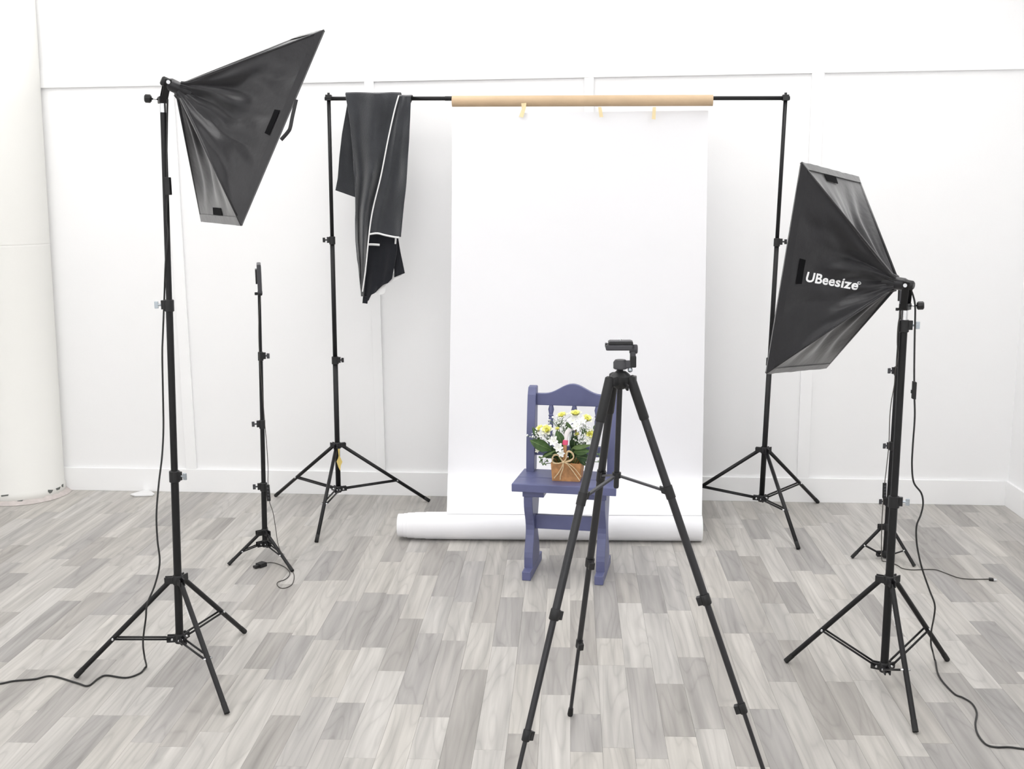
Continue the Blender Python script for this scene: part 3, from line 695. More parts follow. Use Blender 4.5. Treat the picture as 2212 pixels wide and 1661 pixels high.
drape('inner_fold', [(797, 495), (793, 560), (788, 620), (783, 652)], [(857, 500), (858, 540), (851, 580), (845, 612), (820, 640)], 496, 650, 602, 0.012, 'cloth_inside', 0.009, False, 8, folds=11, hem=[(0, 655), (0.2, 654), (0.38, 648), (0.46, 636), (0.62, 630), (0.74, 615), (0.86, 612), (1, 602)])
drape('inner_fold', [(848, 510), (849, 540), (852, 585)], [(860, 512), (866, 550), (874, 590)], 508, 599, 590, 0.006, 'cloth_inside', 0.003, False, 3, folds=4)
drape('lining', [(806, 600), (814, 642)], [(868, 588), (862, 640)], 590, 640, 601, 0.000, 'piping', 0.002, False, 5, folds=4, hem=[(0, 632), (0.15, 637), (0.4, 633), (0.45, 612), (0.7, 610), (0.85, 602), (1, 600)])
def pipe(pts, off, r=0.0032, flat=1.0):
    bm = B(); tube(bm, spline([atY(x, y, bY - off) for x, y in pts], 6), r, 8, flat=flat); obj('piping', bm, 'piping', t)
pipe([(861.5, 206), (852, 240), (838, 303), (823, 380), (806, 450), (798, 500), (791, 570), (786, 610), (783, 630)], 0.058)
pipe([(797, 506), (815, 504), (832, 508), (852, 512), (862, 513)], 0.052, 0.0045)
pipe([(796, 528), (806, 528), (820, 529)], 0.026, 0.0055)
pipe([(855, 512), (854, 527)], 0.022, 0.004)
bm = B(); box(bm, atY(789, 648, bY - 0.016), Vector((0.012, 0, -0.002)), Vector((0, 0.004, 0)), Vector((0.002, 0, 0.016)), 0.002); obj('hem_tab', bm, 'cloth_inside', t)

# ------------------------------------------------------------------ blue chair
ca, cb_ = fl(1137, 1254), fl(1293, 1265)
cx_ = Vector((math.cos(math.radians(-8.5)), math.sin(math.radians(-8.5)), 0)); cy_ = Vector((-cx_.y, cx_.x, 0)); co = (ca + cb_) / 2
ZSEAT = 0.0
def ch(x, y, z): return co + cx_ * x + cy_ * y + Vector((0, 0, z))
t = root('chair', (co.x, co.y, 0), 'small blue painted wooden chair with arched back rail and trestle legs', 'chair')
hw = (cb_ - ca).length / 2
# heights read along the front plane of the chair
def zf(px, py, yoff):
    return on_plane(px, py, ch(0, yoff, 0), cy_)
YF = 0.02                                                        # seat front edge, behind the toe of the feet
sfl = zf(1105, 1045, YF); sfr = zf(1331, 1054, YF); ZS = (sfl.z + sfr.z) / 2
sx0, sx1 = (sfl - co).dot(cx_), (sfr - co).dot(cx_)
ZS0 = ZS - 0.034
bk = fl(1134, 1014, ZS); YBK = (bk - co).dot(cy_); YBK = min(max(YBK, YF + 0.20), YF + 0.36)
def cbox(name, x0, x1, y0, y1, z0, z1, bev=0.003, parent=None):
    bm = B(); box(bm, ch((x0 + x1) / 2, (y0 + y1) / 2, (z0 + z1) / 2), cx_ * ((x1 - x0) / 2), cy_ * ((y1 - y0) / 2), Vector((0, 0, (z1 - z0) / 2)), bev); return obj(name, bm, 'chair_blue', parent or t)
ym = YF + (YBK - YF) * 0.47
cbox('seat_board', sx0, sx1, YF, ym - 0.001, ZS0, ZS, 0.005) if False else None
sxb0, sxb1 = sx0 + 0.004, sx1 - 0.022
for y0, y1 in ((YF, ym - 0.001), (ym + 0.001, YBK + 0.02)):
    q0, q1 = (y0 - YF) / (YBK + 0.02 - YF), (y1 - YF) / (YBK + 0.02 - YF)
    bm = B(); prism(bm, [ch(sx0 + (sxb0 - sx0) * q0, y0, ZS0), ch(sx1 + (sxb1 - sx1) * q0, y0, ZS0), ch(sx1 + (sxb1 - sx1) * q1, y1, ZS0), ch(sx0 + (sxb0 - sx0) * q1, y1, ZS0)], (0, 0, ZS - ZS0), 0.004); obj('seat_board', bm, 'chair_blue', t)
# trestle ends: curved boards standing on runner feet
tx = hw
for s in (-1, 1):
    xc = s * tx
    yb_ = YBK - 0.02
    cbox('foot', xc - 0.018, xc + 0.018, 0.0, YBK + 0.02, 0.0, 0.038, 0.004)
    prof = [(0.052, 0.055, YBK - 0.055), (0.10, 0.065, YBK - 0.065), (0.16, 0.095, YBK - 0.095), (0.21, 0.105, YBK - 0.105), (0.26, 0.085, YBK - 0.085), (0.31, 0.05, YBK - 0.05), (ZS0 - 0.028, 0.035, YBK - 0.02)]
    k = (ZS0 - 0.028 - 0.052) / (ZS0 - 0.028 - 0.052)
    ztop = ZS0 - 0.028
    fr = [(0.052, 0.035), (0.13, 0.035), (0.20, 0.07), (0.26, 0.09), (0.31, 0.075), (0.36, 0.045), (1.0, 0.03)]
    pts_f = []; 
    for q in range(15):
        f_ = q / 14; z = 0.038 + (ztop - 0.038) * f_
        inset = 0.050 + 0.040 * math.sin(math.pi * min(1, max(0, (f_ - 0.12) / 0.8))) ** 2
        pts_f.append((inset, z))
    poly = [ch(xc - 0.018, y, z) for y, z in pts_f] + [ch(xc - 0.018, YBK + 0.01 - y, z) for y, z in reversed(pts_f)]
    bm = B(); prism(bm, poly, cx_ * 0.036, 0.003); obj('leg', bm, 'chair_blue', t)
    cbox('cleat', xc - 0.023, xc + 0.065 if s < 0 else xc + 0.023, YF + 0.03, YBK - 0.02, ZS0 - 0.028, ZS0, 0.003) if s < 0 else cbox('cleat', xc - 0.065, xc + 0.023, YF + 0.03, YBK - 0.02, ZS0 - 0.028, ZS0, 0.003)
yst = (YF + YBK) / 2
z0s, z1s = zf(1200, 1142, yst).z, zf(1200, 1112, yst).z
cbox('stretcher', -tx + 0.017, tx - 0.017, yst - 0.011, yst + 0.011, z0s, z1s, 0.003)
# back: leaning side posts, arched top rail, lower rail and turned spindles
bl = zf(1147, 836, YBK + 0.03); ZT = bl.z
lean = 0.045
pxl = (zf(1139.5, 1000, YBK)- co).dot(cx_); pw = (zf(1157, 1000, YBK) - co).dot(cx_) - pxl
pxr = (zf(1313, 1000, YBK) - co).dot(cx_)
def back_y(z): return YBK + lean * max(0, (z - ZS) / (ZT - ZS)) ** 1.2
for s in (-1, 1):
    x0 = pxl if s < 0 else pxr
    side_f = []; side_b = []
    for q in range(13):
        f_ = q / 12; z = ZS + (ZT - ZS) * f_; y = back_y(z); wd = 0.062 - 0.012 * f_ + 0.012 * math.sin(math.pi * f_)
        if q == 12: z -= 0.0
        side_f.append((y - wd * 0.55, z)); side_b.append((y + wd * 0.45, z))
    side_f[-1] = (side_f[-1][0] + 0.010, side_f[-1][1]); side_b.append((side_b[-1][0] - 0.01, side_b[-1][1] + 0.004))
    bm = B(); prism(bm, [ch(x0, y, z) for y, z in side_f + side_b[::-1]], cx_ * (pw), 0.003); obj('back_post', bm, 'chair_blue', t)
xi0, xi1 = pxl + pw, pxr
zr_lo = zf(1230, 876, YBK + 0.04).z; zr_side = zf(1165, 849, YBK + 0.04).z; zr_peak = zf(1236, 829, YBK + 0.04).z
pts = []
for q in range(25):
    f_ = q / 24; x = xi0 + (xi1 - xi0) * f_
    bmp = (0.5 - 0.5 * math.cos(2 * math.pi * min(1, max(0, (f_ - 0.08) / 0.84)))) ** 1.25
    pts.append((x, zr_side + (zr_peak - zr_side) * bmp))
yt = back_y(zr_side)
poly = [ch(x, yt - 0.011, z) for x, z in pts] + [ch(xi1, yt - 0.011, zr_lo), ch(xi0, yt - 0.011, zr_lo)]
bm = B(); prism(bm, poly, cy_ * 0.022, 0.003); obj('top_rail', bm, 'chair_blue', t)
zl1, zl0 = zf(1300, 965, YBK + 0.01).z, zf(1300, 987, YBK + 0.01).z
yl = back_y((zl0 + zl1) / 2)
cbox('lower_rail', xi0, xi1, yl - 0.011, yl + 0.011, zl0, zl1, 0.003)
for px in (1190, 1240, 1290):
    x = (zf(px, 900, YBK + 0.03) - co).dot(cx_); a = ch(x, yl, zl1 - 0.003); b = ch(x, yt, zr_lo + 0.003); h = (b - a).length
    bm = B(); lathe(bm, a, b - a, [(0, 0.008), (h * 0.10, 0.009), (h * 0.20, 0.012), (h * 0.30, 0.008), (h * 0.45, 0.0105), (h * 0.62, 0.011), (h * 0.70, 0.008), (h * 0.73, 0.0115), (h * 0.76, 0.008), (h * 0.88, 0.0125), (h * 0.96, 0.009), (h, 0.009)], 16); obj('spindle', bm, 'chair_blue', t)

# ------------------------------------------------------------------ flower basket on the seat
yk = YF + 0.085
bfl = fl(1192, 1038, ZS); yk = (bfl - co).dot(cy_)
def kp(px, py, dy=0.0): return on_plane(px, py, ch(0, yk + dy, 0), cy_)
kb0, kb1 = kp(1193, 1038), kp(1251, 1041); kt0, kt1 = kp(1190.5, 1000), kp(1256, 999)
bz = ZS + 0.0005
kw0 = (kb1 - kb0).length; depth = 0.085; bh = (kt0.z + kt1.z) / 2 - bz
xb0, xb1 = (kb0 - co).dot(cx_), (kb1 - co).dot(cx_); xt0, xt1 = (kt0 - co).dot(cx_), (kt1 - co).dot(cx_)
kc = ch((xb0 + xb1) / 2, yk + depth / 2, bz)
t = root('flower_basket', kc, 'small brown chip-wood basket with raffia bow and arched handle on the blue chair seat', 'basket')
def wallquad(p, q, r, s, th, nrm):
    bm = B(); rows = []
    for i in range(9):
        a = p.lerp(s, i / 8); b = q.lerp(r, i / 8); rows.append([a.lerp(b, j / 12) + Vector((0, 0, 0.0025 * noise.noise((j * 0.5 + p.x * 9, 0, 0)) if i == 8 else 0)) for j in range(13)])
    sheet(bm, rows); bmesh.ops.recalc_face_normals(bm, faces=bm.faces[:]); bmesh.ops.solidify(bm, geom=bm.faces[:], thickness=th); return bm
f0, f1, f2, f3 = ch(xb0, yk, bz), ch(xb1, yk, bz), ch(xb1, yk + depth, bz), ch(xb0, yk + depth, bz)
g0, g1, g2, g3 = ch(xt0, yk - 0.006, bz + bh), ch(xt1, yk - 0.006, bz + bh), ch(xt1, yk + depth + 0.006, bz + bh), ch(xt0, yk + depth + 0.006, bz + bh)
for p, q, r, s in ((f0, f1, g1, g0), (f1, f2, g2, g1), (f2, f3, g3, g2), (f3, f0, g0, g3)): obj('side_wall', wallquad(p, q, r, s, 0.003, None), 'basket_wood', t)
bm = B(); prism(bm, [f0, f1, f2, f3], (0, 0, 0.003)); obj('bottom', bm, 'basket_wood', t)
# handle arched front to back, its white and pink wrapper
hpts = [(1219.5, 1012, -0.004), (1220, 985, -0.004), (1221, 955, 0.0), (1224, 938, 0.006), (1229, 929, 0.014), (1236, 925, 0.026)]
H3 = [kp(x, y, d) for x, y, d in hpts]; mid = H3[-1]
back = [kp(1240, 924, 0.042), kp(1243, 927, 0.06), kp(1244, 937, 0.075), kp(1244, 960, 0.084), kp(1243, 985, 0.089), kp(1243, 1005, 0.089)]
path = spline(H3 + back, 8)
bm = B(); tube(bm, path, 0.0075, 10, flat=0.4, hint=None); hd = obj('handle', bm, 'handle_wood', t)
w3 = spline(H3[2:] + back[:1], 8); bm = B(); tube(bm, w3, 0.0098, 12, flat=0.55); obj('handle_label', bm, 'label_white', hd)
p3 = spline(H3[1:4], 10); bm = B(); tube(bm, [p.lerp(p, 0) for p in p3[8:13]], 0.0112, 12, flat=0.6); obj('label_band', bm, 'pink_paper', hd)
# raffia bow: two loops, knot, four tails
bow = B()
def strand(pts, r=0.0030, m=bow): tube(m, spline([kp(x, y, d) for x, y, d in pts], 8), r * 1.25, 8, flat=0.7)
for dx in (0, 1.6):
    strand([(1217, 998, -0.014), (1205, 1001, -0.018), (1195, 998 + dx, -0.018), (1193, 990, -0.018), (1198, 982 + dx, -0.016), (1206, 984, -0.016), (1212, 991 + dx, -0.016), (1217, 998, -0.014)])
    strand([(1217, 998, -0.014), (1223, 990, -0.018), (1224 + dx, 978, -0.018), (1229, 974 + dx, -0.018), (1237 - dx, 979, -0.018), (1239, 988, -0.018), (1231, 996 - dx, -0.016), (1217, 998, -0.014)])
strand([(1217, 998, -0.014), (1213, 1010, -0.014), (1206, 1022, -0.012), (1197, 1033, -0.010)], 0.0020)
strand([(1217, 998, -0.014), (1216, 1012, -0.014), (1211, 1026, -0.012), (1210, 1036, -0.010)], 0.0020)
strand([(1217, 998, -0.014), (1226, 1003, -0.015), (1238, 1018, -0.013), (1252, 1038, -0.011)], 0.0028)
strand([(1217, 998, -0.014), (1230, 1003, -0.015), (1243, 1014, -0.013), (1255, 1030, -0.011)], 0.0022)
lathe(bow, kp(1213.5, 998, -0.018), cx_, [(0, 0.003), (0.003, 0.006), (0.010, 0.006), (0.013, 0.003)], 12)
obj('raffia_bow', bow, 'raffia', t)
# flowers and foliage, each stem its own thing
def petal(bm, base, dirv, nrm, ln, wd, curl=0.3, n=4):
    d = Vector(dirv).normalized(); n_ = Vector(nrm); n_ = (n_ - d * n_.dot(d)).normalized(); s = d.cross(n_); rows = []
    for i in range(n + 1):
        f_ = i / n; w = wd * math.sin(math.pi * (0.12 + 0.80 * f_)) ** 0.8
        c = base + d * ln * f_ + n_ * curl * ln * (f_ ** 2)
        rows.append([c + s * w * k - n_ * abs(k) * 0.0 + n_ * (k * k) * w * 0.45 for k in (-1, -0.5, 0, 0.5, 1)])
    sheet(bm, rows)
rimc = ch((xt0 + xt1) / 2, yk + depth / 2, bz + bh * 0.9)
def stem(t, p, r=0.0016):
    q = rimc + Vector(((p.x - rimc.x) * 0.25, (p.y - rimc.y) * 0.25, -0.03)); m_ = q.lerp(p, 0.5) + Vector((0, 0, 0.015))
    bm = B(); tube(bm, spline([q, m_, p], 5), r, 6); obj('stem', bm, 'stem', t)
def rose(px, py, dy, size, face, label, ms=('petal_yellow', 'petal_cream'), grp=None):
    p = kp(px, py, dy); t = root('rose', p, label, 'flower', grp); ax = Vector(face).normalized(); x, y, z = basis(ax)
    rg = random.Random(int(px * 7 + py))
    for k, (cnt, ln, tilt, w) in enumerate(((5, 0.62, 0.30, 0.34), (6, 0.85, 0.62, 0.42), (6, 1.0, 1.0, 0.46))):
        bm = B()
        for i in range(cnt):
            a = 2 * math.pi * (i + 0.5 * k) / cnt + rg.uniform(-0.15, 0.15); o_ = x * math.cos(a) + y * math.sin(a)
            petal(bm, p + o_ * size * 0.06 - z * size * 0.35, z * math.cos(tilt) + o_ * math.sin(tilt), -o_ * math.cos(tilt) + z * math.sin(tilt), size * ln, size * w, -0.18 if k else 0.15)
        obj('petals', bm, ms[0] if k < 2 else ms[1], t, shade='smooth')
    stem(t, p - z * size * 0.3)
fwd = -cy_; upv = Vector((0, 0, 1))
G = 'yellow roses in the basket'
rose(1214, 897, 0.06, 0.026, upv + fwd * 0.35 - cx_ * 0.2, 'yellow rose high in the basket, between the outer and middle chair spindle', grp=G)
rose(1243, 893, 0.05, 0.028, upv + fwd * 0.3, 'topmost yellow rose of the basket in front of the middle chair spindle', grp=G)
rose(1268, 904, 0.05, 0.027, upv + fwd * 0.5 + cx_ * 0.3, 'yellow rose high in the basket beside the tripod leg', grp=G)
rose(1166, 926, 0.03, 0.025, upv + fwd * 0.5 - cx_ * 0.5, 'outermost yellow rose of the basket, next to the chair back post', grp=G)
rose(1181, 928, 0.01, 0.028, upv * 0.8 + fwd * 0.7 - cx_ * 0.1, 'full yellow rose above the broad green leaf of the basket', grp=G)
rose(1275, 938, 0.02, 0.027, upv * 0.7 + fwd * 0.8 + cx_ * 0.2, 'low yellow rose of the basket beside the tripod leg', grp=G)
rose(1246, 938, 0.02, 0.014, upv + fwd * 0.5, 'small yellow bud behind the basket handle', grp=G)
rose(1204, 926, 0.02, 0.013, upv + fwd * 0.5, 'tiny yellow bud among the white blooms of the basket', grp=G)
def freesia(px, py, dy, size, face, label, m='petal_white', cnt=6):
    p = kp(px, py, dy); t = root('white_flower', p, label, 'flower'); ax = Vector(face).normalized(); x, y, z = basis(ax)
    for k in range(cnt):
        a = 2 * math.pi * k / cnt; o_ = x * math.cos(a) + y * math.sin(a); bm = B()
        petal(bm, p + o_ * size * 0.05, o_ * 0.9 + z * 0.55, z, size * (1.0 if k % 2 else 0.9), size * 0.36, -0.3); obj('petal', bm, m, t, shade='smooth')
    bm = B(); lathe(bm, p, z, [(-size * 0.5, size * 0.08), (0, size * 0.22), (size * 0.25, size * 0.1)], 10); obj('throat', bm, 'petal_cream', t); stem(t, p - z * size * 0.4)
freesia(1196, 953, -0.012, 0.022, fwd + upv * 0.4 - cx_ * 0.2, 'white star-shaped flower above the raffia bow, highest of the three in front')
freesia(1207, 967, -0.018, 0.020, fwd + upv * 0.3, 'white star-shaped flower above the raffia bow, middle of the three in front')
freesia(1212, 979, -0.020, 0.016, fwd + upv * 0.1 + cx_ * 0.2, 'white star-shaped flower touching the raffia bow, lowest of the three in front')
freesia(1238, 909, 0.03, 0.024, upv * 0.7 + fwd * 0.7, 'large white bloom below the topmost yellow rose')
freesia(1256, 910, 0.03, 0.022, upv * 0.8 + fwd * 0.6 + cx_ * 0.2, 'white bloom beside the yellow rose at the tripod leg')
freesia(1246, 921, 0.01, 0.022, upv * 0.5 + fwd * 0.8, 'white bloom just above the arched basket handle')
freesia(1271, 951, 0.01, 0.020, fwd + upv * 0.4 + cx_ * 0.4, 'white bloom beneath the low yellow rose at the tripod leg')
freesia(1172, 937, 0.01, 0.020, fwd + upv * 0.4 - cx_ * 0.3, 'white bloom between the yellow roses and the broad green leaf')
freesia(1161, 973, -0.005, 0.011, fwd - cx_ * 0.4, 'tiny pale yellow flower under the broad green leaf', 'petal_cream', 5)
def breath(px, py, dy, rad, n, label, m='petal_white'):
    p = kp(px, py, dy); t = root('filler_sprig', p, label, 'flower sprig', 'sprigs of tiny filler flowers'); rg = random.Random(int(px * 13 + py)); bm = B(); bs = B()
    for _ in range(n):
        q = p + Vector((rg.gauss(0, rad), rg.gauss(0, rad * 0.6), rg.gauss(0, rad * 0.75))); s = rg.uniform(0.0022, 0.0045)
        bmesh.ops.create_icosphere(bm, subdivisions=1, radius=s, matrix=Matrix.Translation(q))
        b0 = p + Vector((0, 0, -rad * 1.8)); tube(bs, [b0, b0.lerp(q, 0.6) + Vector((0, 0, 0.004)), q], 0.0006, 4, cap=False)
    a = obj('blossoms', bm, m, t, shade='smooth'); a['kind'] = 'stuff'; b = obj('twigs', bs, 'stem', t); stem(t, p + Vector((0, 0, -rad * 1.6)))
breath(1207, 910, 0.03, 0.016, 46, 'sprig of tiny white filler flowers under the rose between two spindles')
breath(1222, 925, 0.02, 0.015, 42, 'sprig of tiny white filler flowers around the upright leaf tip')
breath(1163, 940, 0.015, 0.016, 44, 'sprig of tiny white filler flowers below the outermost yellow rose')
breath(1185, 944, 0.005, 0.013, 34, 'sprig of tiny white filler flowers above the front white star flowers')
breath(1262, 926, 0.02, 0.016, 44, 'sprig of tiny white filler flowers beside the tripod leg, upper of two')
breath(1257, 952, 0.01, 0.014, 34, 'sprig of tiny white filler flowers behind the basket handle')
breath(1281, 955, 0.02, 0.015, 34, 'sprig of tiny white filler flowers beside the tripod leg, lower of two')
breath(1172, 995, 0.0, 0.010, 16, 'drooping sprig of tiny green buds beside the basket', 'leaf')
breath(1300, 985, 0.03, 0.016, 20, 'sprig of tiny green buds poking out between the tripod legs', 'leaf_pale')
def leaf(pa, pb, wd, m, label, da=0.0, db=0.0, bend=0.12, grp=None):
    a, b = kp(*pa, da), kp(*pb, db); d = b - a; ln = d.length; d.normalize(); v = (CAM - a).normalized(); n_ = (v - d * v.dot(d)).normalized(); s = d.cross(n_)
    rows = []
    for i in range(9):
        f_ = i / 8; w = wd * math.sin(math.pi * min(0.985, 0.04 + 0.95 * f_)) ** 0.85; c = a + d * ln * f_ + n_ * bend * ln * math.sin(math.pi * f_)
        rows.append([c + s * w * k + n_ * abs(k) * w * 0.25 for k in (-1, -0.5, 0, 0.5, 1)])
    t = root('leaf', a, label, 'leaf', grp); bm = B(); sheet(bm, rows); bmesh.ops.solidify(bm, geom=bm.faces[:], thickness=0.0006); obj('blade', bm, m, t)
    bm = B(); tube(bm, [r[2] + n_ * 0.0008 for r in rows], 0.0008, 5); obj('midrib', bm, 'leaf_pale', t)
    bm = B(); q = rimc + Vector(((a.x - rimc.x) * 0.3, (a.y - rimc.y) * 0.3, -0.02)); tube(bm, [q, a], 0.0013, 6); obj('stalk', bm, 'stem', t)
leaf((1190, 972), (1145, 951), 0.023, 'leaf', 'broad green leaf reaching out towards the chair back post', 0.0, -0.01)
leaf((1216, 962), (1202, 930), 0.018, 'leaf', 'green leaf standing behind the front white star flowers', 0.0, 0.01)
leaf((1232, 935), (1224, 911), 0.012, 'leaf', 'pointed green leaf tip in the middle of the white blooms', 0.02, 0.02)
leaf((1203, 980), (1172, 985), 0.014, 'leaf_dark', 'dark green leaf under the front white star flowers', 0.0, -0.005)
leaf((1200, 973), (1168, 990), 0.005, 'leaf_pale', 'narrow pale blade slanting down beside the basket', -0.01, -0.015)
leaf((1240, 972), (1242, 940), 0.020, 'leaf_dark', 'dark green leaf right behind the basket handle', 0.03, 0.03)
leaf((1240, 976), (1275, 974), 0.016, 'leaf', 'arching green leaf beside the tripod leg', 0.0, -0.012, 0.25)
leaf((1236, 968), (1276, 962), 0.010, 'leaf_pale', 'long light green blade arching towards the tripod leg', -0.004, -0.014, 0.25)
leaf((1245, 985), (1278, 992), 0.018, 'leaf_dark', 'dark green leaf low beside the tripod leg', 0.0, -0.006)
leaf((1252, 990), (1266, 1006), 0.010, 'leaf_dark', 'pointed dark leaf hanging over the basket rim', 0.0, -0.01)
leaf((1230, 990), (1252, 965), 0.020, 'leaf_dark', 'dark green leaf filling the gap above the basket rim', 0.03, 0.02)
leaf((1210, 990), (1190, 968), 0.018, 'leaf_dark', 'dark green leaf behind the raffia bow', 0.03, 0.02)
leaf((1162, 945), (1150, 922), 0.009, 'leaf', 'small green leaf touching the chair back post', 0.02, 0.02)
leaf((1284, 930), (1290, 915), 0.010, 'leaf', 'small green leaf against the spindle by the tripod leg', 0.03, 0.03)

# ------------------------------------------------------------------ camera tripod
tc = Vector((0.1176, 2.6525, 0)); HB = 1.0932
legs = {'rear': (Vector((0.108, 2.685, HB)), Vector((-0.001, 3.053, 0))), 'l': (Vector((0.095, 2.628, HB)), Vector((-0.170, 2.350, 0))), 'r': (Vector((0.150, 2.645, HB)), Vector((0.524, 2.555, 0)))}
t = root('camera_tripod', tc, 'black camera tripod with empty pan head standing in front of the blue chair', 'tripod')
hub0 = over(1341, 818, tc); colb = over(1331, 1054, tc); colt = over(1340.5, 792, tc)
spread = on_seg(colb, colt, 1026)
for k, (a, b) in legs.items():
    out = Vector((b.x - a.x, b.y - a.y, 0)).normalized(); ax = (b - a).normalized()
    s0, s1, s2 = 0.253, 0.4995, 0.7534
    bm = B(); tube(bm, [a - ax * 0.005, a.lerp(b, s1)], 0.0100, 14, flat=0.85); lg = obj('leg', bm, 'tripod_metal', t)
    bm = B(); tube(bm, [a - ax * 0.012, a - ax * 0.008, a.lerp(b, 0.085), a.lerp(b, 0.088)], [0.008, 0.0122, 0.0122, 0.0105], 14); obj('leg_sleeve', bm, 'black_plastic', lg)
    bm = B(); tube(bm, [a.lerp(b, s1), a.lerp(b, s2)], 0.0080, 12, flat=0.85); obj('leg_section', bm, 'tripod_metal', lg)
    bm = B(); tube(bm, [a.lerp(b, s2), b - ax * 0.008], 0.0056, 12); obj('leg_section', bm, 'tripod_metal', lg)
    for s, r in ((s1, 0.0125), (s2, 0.0102)):
        p = a.lerp(b, s); sd = out.cross(Vector((0, 0, 1)))
        bm = B(); tube(bm, [p - ax * 0.014, p - ax * 0.012, p + ax * 0.012, p + ax * 0.014], [r * 0.9, r, r, r * 0.85], 12)
        inn = (-out - ax * (-out).dot(ax)).normalized()
        box(bm, p + inn * (r + 0.003), inn * 0.006, ax * 0.011, ax.cross(inn) * 0.008, 0.0015); obj('leg_lock', bm, 'black_plastic', lg)
    bm = B(); tube(bm, [b - ax * 0.030, b - ax * 0.006, b + Vector((0, 0, 0.0005))], [0.0072, 0.0085, 0.0070], 12); obj('rubber_foot', bm, 'rubber', lg)
    p = a.lerp(b, s0); inn = (spread - p).normalized()
    bm = B(); tube(bm, [p - ax * 0.016, p + ax * 0.016], 0.0118, 12); box(bm, p + inn * 0.014, inn * 0.008, ax * 0.009, ax.cross(inn).normalized() * 0.006, 0.001); obj('brace_clip', bm, 'black_plastic', lg)
    j = p + inn * 0.018
    bm = B(); box(bm, (spread + j) / 2, (j - spread) / 2, (j - spread).cross(Vector((0, 0, 1))).normalized() * 0.0045, (j - spread).cross((j - spread).cross(Vector((0, 0, 1)))).normalized() * 0.0028, 0.0008); obj('spreader_arm', bm, 'grey_plastic', t)
bm = B(); tube(bm, [colb, colb + Vector((0, 0, 0.004)), colt], [0.0055, 0.0068, 0.0068], 14); obj('center_column', bm, 'tripod_metal', t)
bm = B(); tube(bm, [spread - Vector((0, 0, 0.007)), spread + Vector((0, 0, 0.007))], 0.011, 14); obj('spreader_hub', bm, 'black_plastic', t)
bm = B(); h0 = Vector((hub0.x, hub0.y, HB))
lathe(bm, h0, (0, 0, 1), [(-0.022, 0.010), (-0.016, 0.020), (-0.004, 0.026), (0.010, 0.026), (0.018, 0.018), (0.022, 0.012)], 20)
for k, (a, b) in legs.items():
    out = Vector((b.x - a.x, b.y - a.y, 0)).normalized(); box(bm, h0 + out * 0.026, out * 0.012, out.cross(Vector((0, 0, 1))) * 0.012, Vector((0, 0, 0.011)), 0.003)
cr2 = obj('crown', bm, 'black_plastic', t)
bm = B(); knob(bm, h0 + Vector((0.008, -0.018, -0.006)), (0.25, -0.9, -0.25), 0.022, 0.007); obj('locking_knob', bm, 'black_plastic', cr2)
Yh = tc.y
def hbox(name, x0, y0, x1, y1, dep, m, bev, dy=0.0, parent=None):
    a, b = atY(x0, y0, Yh), atY(x1, y1, Yh); c = (a + b) / 2; c.y += dy; bm = B(); box(bm, c, ((b.x - a.x) / 2, 0, 0), (0, dep, 0), (0, 0, (a.z - b.z) / 2), bev); return obj(name, bm, m, parent or t)
bm = B(); lathe(bm, atY(1339, 803, Yh), (0, 0, 1), [(-0.004, 0.010), (0.0, 0.011), (0.006, 0.0065), (0.012, 0.0065)], 16); obj('pan_neck', bm, 'black_plastic', t)
bm = B(); pb_ = atY(1340, 797, Yh); hh = atY(1340, 777, Yh).z - pb_.z
lathe(bm, pb_, (0, 0, 1), [(0, 0.0145), (0.002, 0.0175), (hh * 0.75, 0.0175), (hh, 0.013)], 24); pan = obj('pan_base', bm, 'grey_plastic', t)
hbox('pan_arm', 1342, 779, 1366, 795, 0.011, 'grey_plastic', 0.004)
hbox('tilt_bracket', 1361, 768, 1374, 793, 0.012, 'black_plastic', 0.003)
hbox('tilt_arm', 1361, 748, 1373, 772, 0.010, 'grey_plastic', 0.004)
bm = B(); p = atY(1368.5, 754, Yh); lathe(bm, p + Vector((-0.010, 0, 0)), (1, 0, 0), [(0, 0.010), (0.002, 0.0115), (0.018, 0.0115), (0.020, 0.009)], 20); obj('tilt_knob', bm, 'grey_plastic', t)
bm = B(); p = atY(1360, 797, Yh); lathe(bm, p + Vector((0, -0.004, 0.004)), (0.2, -0.5, -1), [(0, 0.004), (0.003, 0.006), (0.009, 0.006), (0.011, 0.004)], 14); obj('handle_socket', bm, 'steel_wing', t)
pl = hbox('platform', 1308, 743, 1366, 755, 0.022, 'grey_plastic', 0.004)
hbox('mounting_plate', 1314, 736.5, 1367, 744, 0.019, 'black_plastic', 0.003, 0.0, pl)
hbox('cork_pad', 1317, 735.5, 1363, 737, 0.016, 'grey_plastic', 0.0006, 0.0, pl)
hbox('release_lever', 1307, 741, 1312, 750, 0.010, 'black_plastic', 0.002, 0, pl)
bm = B(); p = atY(1340, 735.5, Yh); lathe(bm, p, (0, 0, 1), [(0, 0.003), (0.004, 0.003), (0.0045, 0.0022)], 12); obj('mounting_screw', bm, 'chrome', pl)

